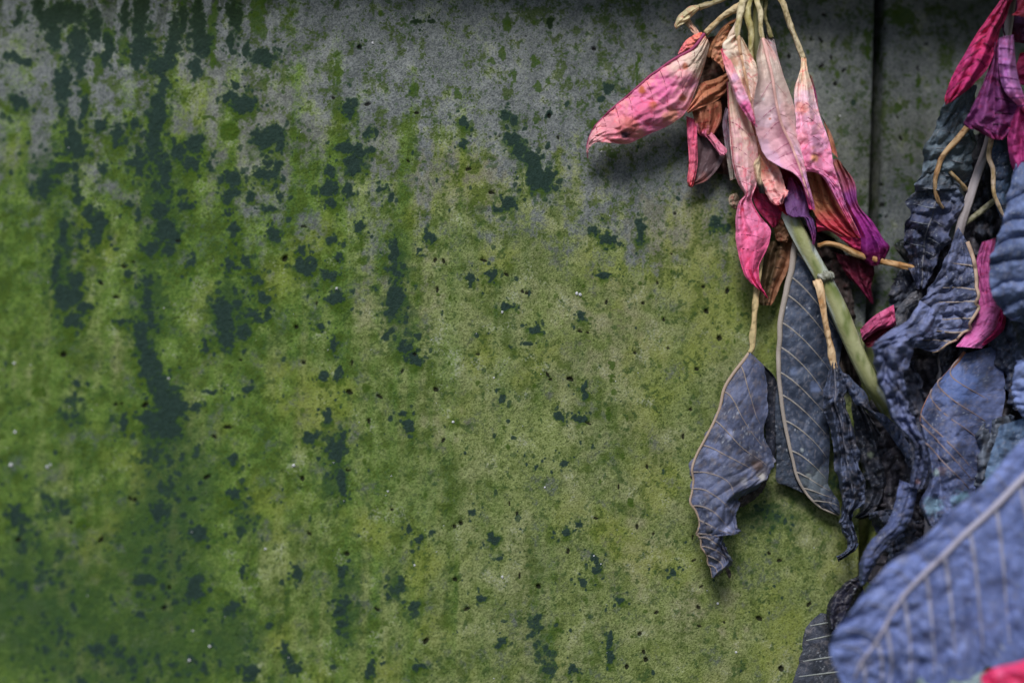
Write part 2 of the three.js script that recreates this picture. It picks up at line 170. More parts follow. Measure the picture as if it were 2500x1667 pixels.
function grainTexture(n, f) {
  const d = new Uint8Array(n * n * 4); for (let j = 0; j < n; j++) for (let i = 0; i < n; i++) { const h = 255 * cl(f(i, j, n)); d.set([h, h, h, 255], (j * n + i) * 4); }
  const t = new THREE.DataTexture(d, n, n); t.magFilter = THREE.LinearFilter; t.wrapS = t.wrapT = THREE.MirroredRepeatWrapping; t.needsUpdate = true; return t;
}
const wallGrain = grainTexture(1024, (i, j) => 0.5 * fbm(i / 3, j / 3, 3) + 0.5 * fbm(i / 12, j / 12, 3));
wallGrain.repeat.set(3, 2);
const wallMat = new THREE.MeshPhysicalMaterial({ map: wallMap, roughness: 0.9, specularIntensity: 0.25, bumpMap: wallGrain, bumpScale: 0.0008 }); wallMat.name = 'mossy_concrete';

const jt = at(2151, 0), jb = at(2114, 1300), jointX = (y) => jb.x + (jt.x - jb.x) * (y - jb.y) / (jt.y - jb.y);
function heightAt(x, y) {
  const u = cl(toU(x), 0, TW - 1.01), v = cl(toV(y), 0, TH - 1.01), i = u | 0, j = v | 0, a = u - i, b = v - j, o = j * TW + i;
  const pit = (high[o] * (1 - a) + high[o + 1] * a) * (1 - b) + (high[o + TW] * (1 - a) + high[o + TW + 1] * a) * b;
  const lump = (dark[o] * 0.25 + green[o] * 0.3) * (0.4 + 0.6 * vn(u / 4, v / 4));
  return (-pit * 1.15 * PX / MM * 2.2 + lump * 0.35 + 0.7 * (fbm(x * 22, y * 22, 3) - 0.5) + 0.25 * (fbm(x * 150, y * 150, 2) - 0.5)) * MM;
}
function panel(left) {                                          // a slab whose face carries the pits, with a rounded arris at the joint
  const gap = 0.0037, r = left ? 0.0007 : 0.0035, step = 0.00068, ny = Math.round((Y1 - Y0) / step);
  const nx = Math.round((left ? jointX(0) - X0 : X1 - jointX(0)) / step), P = [], UV = [], I = [];
  for (let j = 0; j <= ny; j++) {
    const y = Y1 + (Y0 - Y1) * j / ny, wob = 0.0005 * (fbm(y * 90 + (left ? 3 : 60), 4, 3) - 0.5), e = jointX(y) + (left ? -gap : gap) + wob, nj = fbm(y * 260, left ? 1 : 9, 2) - 0.5;
    for (let i = 0; i <= nx; i++) {
      const t = i / nx, x = left ? X0 + (e - X0) * t : e + (X1 - e) * t, d = Math.abs(x - e), rr = r * (1 + 0.5 * nj);
      const fade = ss(0, 0.01, Math.min(left ? x - X0 : X1 - x, Y1 - y, y - Y0));
      const round = d < rr ? rr - Math.sqrt(Math.max(0, rr * rr - (rr - d) ** 2)) : 0;
      P.push(x, y, heightAt(x, y) * fade * ss(0, 0.002, d + 0.001) - round); UV.push((x - X0) / (X1 - X0), (y - Y0) / (Y1 - Y0));
      if (i < nx && j < ny) { const a = j * (nx + 1) + i, b = a + 1, c = a + nx + 1; I.push(a, c, b, b, c, c + 1); }
    }
  }
  const g = new THREE.BufferGeometry(); g.setAttribute('position', new THREE.Float32BufferAttribute(P, 3)); g.setAttribute('uv', new THREE.Float32BufferAttribute(UV, 2)); g.setIndex(I); g.computeVertexNormals();
  // the slab's edge in the joint, its outer parts and the rest of its face beyond the view
  const quads = [], Q = (a, b, c, d) => { const q = new THREE.BufferGeometry(), p = [a, b, c, d]; q.setAttribute('position', new THREE.Float32BufferAttribute(p.flat(), 3)); q.setAttribute('uv', new THREE.Float32BufferAttribute(p.flatMap(([x, y, z]) => [(x + z - X0) / (X1 - X0), (y - Y0) / (Y1 - Y0)]), 2)); q.setIndex([0, 1, 2, 0, 2, 3]); q.computeVertexNormals(); quads.push(q); };
  const s = left ? -1 : 1, D = -0.05, eT = jointX(Y1) + s * gap, eB = jointX(Y0) + s * gap, far = left ? X0 - 1.1 : X1 + 1.1, out = left ? X0 : X1, bot = Y0 - 0.75, top = Y1 + 0.004, eBot = jointX(bot) + s * gap, eTop = jointX(top) + s * gap;
  Q([eT, Y1, -r], [eB, Y0, -r], [eB, Y0, D], [eT, Y1, D]);
  Q([far, top, 0], [far, bot, 0], [out, bot, 0], [out, top, 0]);
  Q([out, Y0, 0], [out, bot, 0], [eBot, bot, 0], [eB, Y0, 0]);
  Q([eB, Y0, 0], [eBot, bot, 0], [eBot, bot, D], [eB, Y0, D]);
  Q([out, top, 0], [out, Y1, 0], [eT, Y1, 0], [eTop, top, 0]);
  Q([far, top, D], [far, bot, D], [eBot, bot, D], [eTop, top, D]);
  return mergeGeometries([g, ...quads]);
}
const wall = thing('concrete_wall', 'weathered concrete wall of two slabs, stained with green and black algae', 'wall');
mesh('panel', panel(true), wallMat, wall, 'wide slab covered in green and dark algae');
mesh('panel', panel(false), wallMat, wall, 'grey slab beyond the open joint');
{ // mortar far back in the joint, and grit stuck to the face
  const g = new THREE.BoxGeometry(0.02, 1.25, 0.012); g.translate(jointX(-0.2), -0.38, -0.042);
  mesh('mortar', g, new THREE.MeshStandardMaterial({ color: new THREE.Color(0.016, 0.016, 0.014), roughness: 1 }), wall);
  const bits = [], spots = [[955, 1162, 2.2], [717, 1136, 5], [1206, 922, 3], [1752, 1473, 4], [1797, 1592, 3.5], [648, 1340, 3.5], [1450, 1357, 2.5], [1467, 1377, 2.5], [1012, 1380, 3], [115, 1140, 4.5], [123, 1135, 3.5], [27, 1135, 5], [35, 887, 4], [37, 1055, 4], [471, 1540, 3], [512, 1578, 4], [462, 1612, 4], [1408, 716, 5], [1416, 719, 5], [822, 704, 4], [412, 924, 4], [1468, 370, 3], [1106, 1030, 4], [1226, 762, 4], [947, 1199, 3], [1226, 1408, 4], [1330, 1190, 3], [400, 752, 2], [910, 105, 4], [2050, 283, 3]];
  for (let k = 0; k < 90; k++) spots.push([rnd() * 2480, rnd() * 1660, 0.8 + rnd()]);
  for (const [x, y, r] of spots) { const b = new THREE.IcosahedronGeometry(r * PX * 0.8, 1), p = at(x, y), q = b.attributes.position; for (let i = 0; i < q.count; i++) { const f = 0.7 + 0.6 * vn(q.getX(i) * 4e3 + x, q.getY(i) * 4e3 + q.getZ(i) * 3e3 + y); q.setXYZ(i, q.getX(i) * f, q.getY(i) * f, q.getZ(i) * f * 0.7); } b.rotateZ(x); b.translate(p.x, p.y, heightAt(p.x, p.y) + r * PX * 0.25); b.computeVertexNormals(); bits.push(b); }
  const grit = mesh('grit', mergeGeometries(bits), new THREE.MeshStandardMaterial({ color: new THREE.Color(0.5, 0.5, 0.52), roughness: 0.45 }), wall); grit.userData.kind = 'stuff';
}
{ // unseen coping and side wall, added to shade the wall from above and right
  const s = new THREE.Shape(); s.moveTo(-0.06, 0); s.lineTo(0.062, 0); s.lineTo(0.066, 0.004); s.lineTo(0.066, 0.04); s.lineTo(0.06, 0.048); s.lineTo(-0.06, 0.07); s.closePath();
  const g = new THREE.ExtrudeGeometry(s, { depth: 2.6, bevelEnabled: false }); g.rotateY(-Math.PI / 2); g.translate(1.3, Y1 + 0.004, 0);
  const c = mesh('added_coping', g, new THREE.MeshStandardMaterial({ color: new THREE.Color(0.22, 0.22, 0.2), roughness: 0.9 }), scene, 'unseen grey coping added to shade the top of the wall'); c.userData.category = 'coping';
  const sw = new THREE.BoxGeometry(0.16, 1.5, 1.1, 1, 1, 1); sw.translate(X1 + 0.11, Y0 + 0.05, 0.56);
  const side = mesh('added_side_wall', sw, new THREE.MeshStandardMaterial({ color: new THREE.Color(0.06, 0.075, 0.03), roughness: 0.95, bumpMap: wallGrain, bumpScale: 0.003 }), scene, 'unseen dark wall added at right angles to shade the right side'); side.userData.category = 'wall';  // added out of view to darken the right of the wall
  const gr = new THREE.PlaneGeometry(400, 400, 1, 1); gr.rotateX(-Math.PI / 2); gr.translate(0, Y0 - 0.7, 0);
  const gm = mesh('ground', gr, new THREE.MeshStandardMaterial({ color: new THREE.Color(0.05, 0.055, 0.035), roughness: 1, bumpMap: wallGrain, bumpScale: 0.01 }), scene); gm.userData.kind = 'structure';
}

// ---------------------------------------------------------------- leaf and stem builders
const leafGrain = grainTexture(512, (i, j) => 0.6 * fbm(i / 3.2, j / 3.2, 3) + 0.4 * Math.abs(fbm(i / 22, j / 22, 4) - 0.5) * 3);
const mats = {};
function leafMat(rough = 0.6, bump = 0.00025, spec = 0.5) {
  const k = `${rough}_${bump}_${spec}`; if (!mats[k]) { mats[k] = new THREE.MeshPhysicalMaterial({ vertexColors: true, roughness: rough, bumpMap: leafGrain, bumpScale: bump, specularIntensity: spec * 0.7, side: THREE.DoubleSide }); mats[k].name = 'dry_leaf'; }
  return mats[k];
}
const plainMat = (c, rough = 0.6) => { const k = c.join() + rough; return mats[k] ??= new THREE.MeshStandardMaterial({ color: new THREE.Color(...c), roughness: rough, bumpMap: leafGrain, bumpScale: 0.0002 }); };
const crom = (a, b, c, d, t) => 0.5 * (2 * b + (c - a) * t + (2 * a - 5 * b + 4 * c - d) * t * t + (3 * b - a - 3 * c + d) * t * t * t);
const along = (k, t) => Array.isArray(k) ? (() => { const s = cl(t) * (k.length - 1), i = Math.min(k.length - 2, s | 0); return mix(k[i], k[i + 1], s - i); })() : k;
const UP = new THREE.Vector3(0, 0, 1);

// rows: [leftX, leftY, rightX, rightY] or [leftX, leftY, midX, midY, rightX, rightY] on the survey grid, from base to tip; v runs -1 (left) .. 1 (right)
function surface(o) {
  const R = o.rows.map((r) => r.length === 4 ? [r[0], r[1], (r[0] + r[2]) / 2, (r[1] + r[3]) / 2, r[2], r[3]] : r), n = R.length - 1, sd = o.seed ?? 0;
  const base = (u, v) => {
    const s = cl(u) * n, i = Math.min(n - 1, s | 0), t = s - i, p = [];
    for (let k = 0; k < 6; k++) p.push(crom(R[Math.max(0, i - 1)][k], R[i][k], R[i + 1][k], R[Math.min(n, i + 2)][k], t));
    let w = v; if (o.rag) w = v * (1 + o.rag * Math.pow(Math.abs(v), 6) * (fbm(u * (o.ragf ?? 18) + sd, v * 2 + 9, 3) - 0.5) * 2);
    const a = w * (w - 1) / 2, b = 1 - w * w, c = w * (w + 1) / 2;
    const x = p[0] * a + p[2] * b + p[4] * c, y = p[1] * a + p[3] * b + p[5] * c;
    let z = along(o.z ?? 15, u) + along(o.bow ?? 0, u) * (1 - v * v) + along(o.tilt ?? 0, u) * v;
    if (o.zl) z += along(o.zl, u) * (v < 0 ? v * v : 0); if (o.zr) z += along(o.zr, u) * (v > 0 ? v * v : 0);
    if (o.lon) z += along(o.lon[0], u) * Math.asin(0.97 * Math.sin(v * o.lon[1] * Math.PI + (o.lon[2] ?? 0) + 2.6 * (fbm(u * 3 + sd, v + 4, 2) - 0.5))) / 1.3;
    if (o.zf) z += o.zf(u, v);
    return [x, y, z];
  };
  return (u, v) => {
    const [x, y, z] = base(u, v); let x2 = x, y2 = y, z2 = z;
    if (o.rib) { const [A, N, S, P = 1] = o.rib, ph = u * N - (Math.abs(v - (o.v0 ?? 0))) * S + (o.ribw ?? 0.9) * (fbm(u * 5 + sd, v * 1.6 + 3, 3) - 0.5); const f = Math.abs(Math.sin(Math.PI * ph)); z2 += along(A, u) * (Math.pow(f, 0.7) - 0.5) * mix(1, Math.min(1, Math.abs(v - (o.v0 ?? 0))), P); }
    if (o.crump) { const [A, s] = o.crump; z2 += along(A, u) * 2 * (Math.abs(fbm(x / s + sd, y / s + sd * 2, 3) - 0.5) * 2.2 - 0.4); x2 += along(A, u) * 1.6 * (fbm(x / s + 50 + sd, y / s, 2) - 0.5); y2 += along(A, u) * 1.6 * (fbm(x / s + 90 + sd, y / s, 2) - 0.5); }
    if (o.edge) z2 += along(o.edge[0], u) * Math.pow(Math.abs(v), 3) * Math.sin(u * o.edge[1] * 6.283 + (v > 0 ? 2 : 0) + sd);
    if (o.pleat) { const k = along(o.pleat, u); z2 += k * (1 - 5 * Math.abs(fbm(v * 1.5 + u * 1.2 + sd * 3, u * 2.2 + sd, 2) - 0.5)) + 0.45 * k * (1 - 5 * Math.abs(fbm(v * 3 + u * 4 + sd, u * 7 - v * 3, 3) - 0.5)); }
    z2 += (o.fine ?? 0.3) * (fbm(x / 22 + sd, y / 22, 3) - 0.5) * 2;
    return [x2, y2, z2];
  };
}
const pt = (S, u, v, lift = 0) => { const [x, y, z] = S(u, v); return at(x, y, z + lift); };
function blade(name, parent, o, label) {
  const S = surface(o), R = o.rows, len = R.slice(1).reduce((s, r, i) => s + Math.hypot(r[0] - R[i][0], r[1] - R[i][1]), 0), wid = Math.max(...R.map((r) => Math.hypot(r[0] - r.at(-2), r[1] - r.at(-1))));
  const nu = Math.round(cl(len / 2.6, 24, 190)), nv = Math.round(cl(wid / 2.8, 12, 80)), th = (o.th ?? 0.3) * MM, V = [], C = [], UV = [], keep = [];
  for (let j = 0; j <= nu; j++) for (let i = 0; i <= nv; i++) {
    const u = j / nu, v = 2 * i / nv - 1, [x, y, z] = S(u, v), p = at(x, y, z);
    V.push(p); UV.push(x * PX / 0.06, y * PX / 0.06);
    const nz = { a: fbm(x / 40 + 7 + (o.seed ?? 0), y / 40, 4), b: fbm(x / 9, y / 9, 3), c: vn(x / 3, y / 3), r: Math.abs(fbm(x / 20 + 33 + (o.seed ?? 0), y / 20, 2) - 0.5), q: fbm(x / 5.5, y / 5.5 + 20, 2) };
    C.push(o.col(u, v, nz, x, y));
  }
  for (let j = 0; j < nu; j++) for (let i = 0; i < nv; i++) keep.push(!o.cut || !o.cut((j + 0.5) / nu, 2 * (i + 0.5) / nv - 1));
  const W = nv + 1, N = V.map(() => new THREE.Vector3()), e1 = new THREE.Vector3(), e2 = new THREE.Vector3();
  for (let j = 0; j <= nu; j++) for (let i = 0; i <= nv; i++) { e1.subVectors(V[Math.min(nu, j + 1) * W + i], V[Math.max(0, j - 1) * W + i]); e2.subVectors(V[j * W + Math.min(nv, i + 1)], V[j * W + Math.max(0, i - 1)]); N[j * W + i].crossVectors(e1, e2).normalize(); if (N[j * W + i].z < 0) N[j * W + i].negate(); }
  const pos = [], col = [], uv = [], idx = [], M = V.length, edges = new Map();
  for (const s of [0.5, -0.5]) for (let k = 0; k < M; k++) { const p = V[k].clone().addScaledVector(N[k], s * th); pos.push(p.x, p.y, p.z); const c = s < 0 && o.under ? o.under(C[k]) : C[k]; col.push(...c.map((q) => Math.max(0.004, q))); uv.push(UV[2 * k], UV[2 * k + 1]); }
  const E = (a, b) => { const k = a < b ? a * M + b : b * M + a; if (edges.has(k)) edges.delete(k); else edges.set(k, [a, b]); };
  for (let j = 0; j < nu; j++) for (let i = 0; i < nv; i++) if (keep[j * nv + i]) {
    const a = j * W + i, b = a + 1, c = a + W, d = c + 1;
    idx.push(a, c, b, b, c, d, M + a, M + b, M + c, M + b, M + d, M + c); E(a, c); E(c, d); E(d, b); E(b, a);
  }
  for (const [a, b] of edges.values()) idx.push(a, b, M + a, b, M + b, M + a);
  const g = new THREE.BufferGeometry();
  g.setAttribute('position', new THREE.Float32BufferAttribute(pos, 3)); g.setAttribute('color', new THREE.Float32BufferAttribute(col, 3)); g.setAttribute('uv', new THREE.Float32BufferAttribute(uv, 2)); g.setIndex(idx); g.computeVertexNormals();
  const m = mesh(name, g, leafMat(o.rough, o.bump, o.spec), parent, label);
  if (o.midrib) { const q = o.midrib, v = q.v ?? 0, p = []; for (let k = 0; k <= 24; k++) p.push(pt(S, mix(q.u0 ?? 0, q.u1 ?? 1, k / 24), v, q.lift ?? 0.1)); m.add(rod('midrib', p, (t) => mix(q.r[0], q.r[1], t) * MM, q.c, 0, q.rough)); }
  for (const q of o.veins ? [].concat(o.veins) : []) for (let k = 0; k < q.n; k++) {
    const u0 = mix(q.u0 ?? 0.06, q.u1 ?? 0.94, (k + 0.5) / q.n) + (q.jit ?? 0.3) / q.n * (vn(k * 3.7, (o.seed ?? 0) + 5) - 0.5), va = q.va ?? 0, ve = q.vb ?? 0.92, p = [], w = (vn(k * 1.9 + 3, 8 + (o.seed ?? 0)) - 0.5) * 0.3;
    for (let s = 0; s <= 12; s++) { const t = s / 12; p.push(pt(S, cl(u0 + q.du * Math.pow(t, q.pow ?? 1.2) * (1 + w)), mix(va, ve, t), q.lift ?? 0.06)); }
    m.add(rod('vein', p, (t) => mix(q.r[0], q.r[1], t) * MM, q.c, 0, q.rough));
  }
  return m;
}
function tubeGeo(points, radius, ridge = 0, sides = 10, col = null) {
  const curve = new THREE.CatmullRomCurve3(points, false, 'centripetal'), n = Math.max(10, points.length * 6), fr = curve.computeFrenetFrames(n, false), pos = [], uv = [], idx = [], cs = [];
  const L = curve.getLength(), c0 = new THREE.Vector3(); let up = new THREE.Vector3(0.2, 0.1, 1);
  for (let j = 0; j <= n; j++) {
    const t = j / n, c = curve.getPointAt(t, c0), T = fr.tangents[j], B = new THREE.Vector3().crossVectors(T, up).normalize(), Nn = new THREE.Vector3().crossVectors(B, T).normalize(), r = radius(t);
    for (let i = 0; i <= sides; i++) {
      const a = 2 * Math.PI * i / sides, q = r * (1 + ridge * 1.6 * (fbm(i % sides * 1.1 + 3, t * 7, 2) - 0.5) + ridge * 0.9 * (fbm(t * 16 + r * 900, 3, 2) - 0.5)), x = Math.cos(a) * q, y = Math.sin(a) * q;
      pos.push(c.x + B.x * x + Nn.x * y, c.y + B.y * x + Nn.y * y, c.z + B.z * x + Nn.z * y); uv.push(i / sides * r * 6.28 / 0.06, t * L / 0.06);
      if (col) cs.push(...col(t, a));
      if (j < n && i < sides) { const k = j * (sides + 1) + i; idx.push(k, k + sides + 1, k + 1, k + 1, k + sides + 1, k + sides + 2); }
    }
  }
  for (const [j, s] of [[0, 1], [n, -1]]) { const c = curve.getPointAt(j / n), k = pos.length / 3; pos.push(c.x, c.y, c.z); uv.push(0, 0); if (col) cs.push(...col(j / n, 0)); for (let i = 0; i < sides; i++) { const a = j * (sides + 1) + i; idx.push(...(s > 0 ? [k, a, a + 1] : [k, a + 1, a])); } }
  const g = new THREE.BufferGeometry(); g.setAttribute('position', new THREE.Float32BufferAttribute(pos, 3)); g.setAttribute('uv', new THREE.Float32BufferAttribute(uv, 2)); if (col) g.setAttribute('color', new THREE.Float32BufferAttribute(cs, 3)); g.setIndex(idx); g.computeVertexNormals(); return g;
}
function rod(name, points, radius, c, ridge = 0, rough = 0.6) { const o = new THREE.Mesh(tubeGeo(points, radius, ridge, 7), plainMat(c, rough)); o.name = name; o.castShadow = o.receiveShadow = true; o.geometry.userData.world = true; return o; }
// a stalk through [x, y, z mm] on the survey grid, radius in mm from r[0] to r[n]
function stalk(name, parent, pts, r, colour, ridge = 0.25, label, rough = 0.55) {
  const g = tubeGeo(pts.map(([x, y, z]) => at(x, y, z)), (t) => along(r, t) * MM, ridge, 14, colour);
  return mesh(name, g, leafMat(rough), parent, label);
}
const tone = (a, b) => (t, an) => { const n = fbm(t * 9 + a[0] * 90, Math.cos(an) * 2.6 + Math.sin(an) * 2.1 + 4, 4), m = fbm(t * 40 + 7, Math.cos(an) * 1.5 + a[1] * 50, 3); return mc(mc(a, b, cl((n - 0.36) * 3.4)), a.map((q) => q * 0.5), 0.8 * ss(0.58, 0.72, m)); };

// ---------------------------------------------------------------- colours
const lin = (v) => { v /= 255; return v <= 0.04045 ? v / 12.92 : Math.pow((v + 0.055) / 1.055, 2.4); };
const K = (r, g, b) => [lin(r), lin(g), lin(b)].map((x) => Math.min(0.8, x * 1.15));
const CREAM = K(206, 186, 170), BONE = K(190, 176, 140), PINK = K(204, 112, 156), HOT = K(200, 48, 102), SALMON = K(218, 142, 136), LAV = K(214, 172, 206), BROWN = K(118, 74, 50), TAN = K(176, 120, 84), CRIM = K(104, 16, 40), DEEP = K(58, 12, 26), PURP = K(82, 46, 98), MAG = K(158, 48, 128), RUST = K(170, 84, 44), VEINRED = K(128, 42, 66), VEINTAN = K(150, 92, 70);
const SLATE = K(88, 97, 122), SLATED = K(52, 60, 80), NAVY = K(34, 38, 54), BLUE = K(100, 118, 172), TEAL = K(104, 122, 136), INK = K(38, 38, 42), VEIN = K(142, 130, 116), VEINB = K(150, 146, 160), STRAW = K(168, 132, 86), OLIVE = K(126, 122, 66);  // slate and blue leaf tones carry sky sheen in the colour
function grad(stops, u) { for (let i = 1; i < stops.length; i++) if (u <= stops[i][0]) return mc(stops[i - 1][1], stops[i][1], cl((u - stops[i - 1][0]) / (stops[i][0] - stops[i - 1][0]))); return stops.at(-1)[1]; }
const warp = (u, n, k = 0.25) => cl(u + k * (n.a - 0.5) * 2);
// petal colour: stops along the length, blotches of a second colour, faint flecks
const petal = (stops, spot = TAN, amt = 0.5, k = 0.22) => (u, v, n) => {
  let c = grad(stops, warp(u, n, k)); c = mc(c, spot, amt * ss(0.56, 0.74, 0.6 * n.a + 0.4 * n.b)); c = mc(c, c.map((q, i) => q * VEINRED[i] / 0.25), 0.5 * ss(0.045, 0.01, n.r) * ss(0.35, 0.6, n.q + 0.1)); const g = 0.03 * (c[0] + c[1] + c[2]) / 3; return c.map((q, i) => Math.min(0.85, (q * 0.97 + g) * (1.0 + 0.3 * n.q + 0.14 * n.a)) * (i === 2 ? 0.93 : 1));
};
const leafCol = (a, b, rust = 0.25) => (u, v, n) => {
  let c = mc(a, b, ss(0.32, 0.68, 0.65 * n.a + 0.35 * n.b)); c = mc(c, K(120, 108, 104), rust * ss(0.58, 0.75, n.b)); c = mc(c, K(170, 176, 186), 0.45 * ss(0.80, 0.93, n.c) * ss(0.5, 0.65, n.a)); c = mc(c, K(128, 122, 124), 0.28 * ss(0.03, 0.008, n.r)); return c.map((q) => q * (0.62 + 0.5 * n.q + 0.24 * n.b));
};
const blot = (list, f) => (u, v, n, x, y) => { let c = f(u, v, n, x, y); for (const [bx, by, r, q, k = 0.8] of list) { const d = Math.hypot(x - bx, (y - by)) / r + 0.9 * (n.b - 0.5); if (d < 1.2) c = mc(c, q, k * ss(1.1, 0.45, d)); } return c; };
const fineVeins = (n, du, o = {}) => ({ n, du, pow: 1.7, r: [0.22, 0.09], c: VEINRED, lift: 0.02, ...o });

// ---------------------------------------------------------------- the nearer plant: stem from lower right up behind its flower, bracts hanging from the top
const A = thing('poinsettia', 'wilted pink and cream poinsettia hanging head down on its green stem beside the joint', 'poinsettia');
stalk('stem', A, [[1852, -28, 26], [1849, 40, 25], [1847, 120, 21], [1856, 240, 12], [1880, 380, 9], [1908, 480, 12], [1931, 535, 17], [1957, 585, 19], [1985, 635, 20], [2012, 682, 21], [2038, 735, 22], [2066, 800, 23], [2098, 875, 23], [2130, 940, 21], [2168, 1000, 12], [2206, 1060, 8], [2236, 1128, 8], [2270, 1190, 9], [2330, 1290, 14], [2420, 1460, 16], [2480, 1760, 18]],
  [2.6, 2.6, 2.7, 3.2, 3.8, 4.2, 4.4, 4.4, 4.4, 4.9, 4.8, 4.7, 4.6, 4.4, 4.2, 4.0, 4.0, 4.2, 4.4, 4.4, 4.4], (t, a) => { const n = fbm(t * 26, Math.cos(a) * 1.1 + Math.sin(a) + 5, 3), p = fbm(t * 60, Math.cos(a) * 2 + 20, 2), ss2 = ss(0.5, 0.62, fbm(t * 18 + 4, a * 1.4, 2)); let c = mc(K(128, 132, 84), K(172, 172, 138), cl((n - 0.3) * 2.2)); c = mc(c, K(176, 184, 188), 0.75 * ss2); c = mc(c, K(74, 92, 34), 0.7 * ss(0.6, 0.72, p)); return t < 0.12 ? mc(c, OLIVE, 0.8) : c; }, 0.22, null, 0.42);
stalk('node', A, [[1996, 672, 24.5], [2010, 676, 26], [2024, 672, 26], [2034, 680, 24]], [0.8, 2.2, 2.4, 0.8], tone(K(112, 112, 96), K(156, 158, 150)), 0.8);
stalk('receptacle', A, [[1820, -30, 24], [1842, -20, 27], [1866, -24, 27], [1886, -38, 24]], [2, 4.6, 4.6, 2], tone(OLIVE, BONE), 0.3);
// stalks of the bracts
const PET = tone(K(168, 152, 104), K(206, 192, 160)), PETB = tone(K(150, 118, 84), K(184, 150, 116));
const petiole = (p, r, c = PET, ridge = 0.4) => stalk('petiole', A, p, r.map((q) => q * 0.76), c, ridge);
petiole([[1842, -24, 24], [1800, -14, 26], [1765, -2, 24], [1735, 9, 20], [1706, 18, 18]], [1.6, 1.5, 1.4, 1.6, 2.2]);
petiole([[1846, -22, 28], [1820, 8, 30], [1793, 22, 30], [1770, 36, 28], [1757, 46, 27], [1740, 64, 26], [1722, 82, 24]], [2, 2.4, 2.8, 2.6, 2.0, 1.8, 2.2], tone(K(168, 138, 96), K(200, 182, 146)));
petiole([[1846, -22, 24], [1812, 40, 20], [1775, 62, 14], [1748, 95, 10], [1730, 140, 8]], [1.4, 1.4, 1.3, 1.3, 1.6], tone(BROWN, TAN));
petiole([[1848, -20, 30], [1816, 0, 34], [1807, 35, 36], [1801, 72, 36], [1803, 98, 35]], [2.0, 2.3, 2.6, 2.2, 1.4]);
petiole([[1848, -20, 26], [1798, 60, 27], [1786, 88, 28], [1780, 100, 29]], [1.4, 1.5, 1.8, 2.2], tone(K(176, 140, 110), CREAM));
petiole([[1850, -20, 28], [1830, 0, 32], [1825, 36, 32], [1834, 75, 31], [1833, 128, 28], [1836, 190, 24]], [1.8, 2.2, 2.6, 2.1, 2.0, 1.6], tone(K(158, 146, 84), K(204, 194, 150)));
petiole([[1856, -22, 30], [1848, 0, 35], [1857, 32, 37], [1857, 68, 37], [1864, 100, 36]], [1.6, 1.7, 2.0, 1.6, 1.5]);
petiole([[1858, -22, 22], [1869, 0, 24], [1867, 40, 22], [1877, 70, 20], [1884, 92, 19]], [1.4, 1.5, 1.4, 1.4, 1.8], tone(K(128, 122, 78), K(170, 158, 122)));
petiole([[1868, -26, 26], [1893, -14, 30], [1910, 4, 31], [1924, 46, 30], [1942, 94, 29], [1955, 124, 28], [1962, 142, 28]], [1.7, 1.9, 2.0, 2.1, 2.0, 1.8, 2.0], tone(K(176, 156, 112), K(206, 190, 160)));

const bract = (o, label) => blade('bract', A, { th: 0.2, bump: 0.00022, rough: 0.6, pleat: 1.1, ...o, bow: Array.isArray(o.bow) ? o.bow.map((q) => q * 0.6) : (o.bow ?? 0) * 0.6 }, label);
// the broad one reaching out to the left, folded along its midrib
bract({ seed: 1, rows: [[1719, 82, 1733, 106], [1690, 118, 1722, 150], [1645, 143, 1704, 205], [1602, 172, 1674, 272], [1560, 206, 1630, 305], [1520, 240, 1572, 331], [1485, 272, 1534, 351], [1455, 303, 1486, 348], [1440, 332, 1452, 348], [1432, 362, 1437, 366], [1434, 385, 1436, 386]], z: [26, 24, 20, 15, 9], bow: [2, 9, 9, 8, 5, 2], tilt: [-2, -3, 0, 3, 2], rib: [[0.5, 1.5, 1.4, 0.6], 8, -0.9, 0], v0: -1, crump: [[0.2, 0.9, 0.9], 26], edge: [1.2, 2.2], rag: 0.05, fine: 0.5,
  col: blot([[1672, 162, 10, RUST], [1567, 218, 12, RUST, 0.95], [1594, 257, 13, RUST, 0.85], [1668, 240, 14, K(140, 80, 46), 0.9], [1530, 312, 34, K(180, 100, 96), 0.7], [1545, 300, 20, RUST, 0.35], [1527, 328, 13, K(58, 44, 60), 0.95], [1485, 300, 26, K(194, 132, 140), 0.6], [1640, 285, 26, K(190, 128, 100), 0.8], [1720, 130, 40, CREAM, 0.85], [1625, 215, 40, K(206, 88, 148), 0.6], [1570, 270, 30, K(200, 84, 120), 0.5], [1690, 200, 22, K(180, 110, 150), 0.6]], petal([[0, K(196, 150, 130)], [0.12, CREAM], [0.28, K(204, 128, 152)], [0.45, K(202, 104, 148)], [0.62, K(204, 118, 140)], [0.75, K(200, 140, 150)], [0.86, K(196, 150, 160)], [1, K(196, 116, 150)]], K(196, 140, 120), 0.4, 0.1)),
  midrib: { v: -0.97, u1: 0.9, r: [0.9, 0.35], c: K(140, 44, 88), lift: 0.3 }, veins: [fineVeins(9, 0.09, { va: -0.97, vb: 0.7, u0: 0.06, u1: 0.86 })] });
bract({ seed: 2, rows: [[1714, 78, 1717, 90], [1692, 86, 1698, 113], [1672, 102, 1677, 126], [1655, 130, 1658, 135]], z: [23, 18], bow: 3, col: petal([[0, K(204, 130, 106)], [0.5, K(206, 112, 110)], [1, K(190, 96, 120)]], K(214, 160, 140), 0.7), crump: [1, 12] });
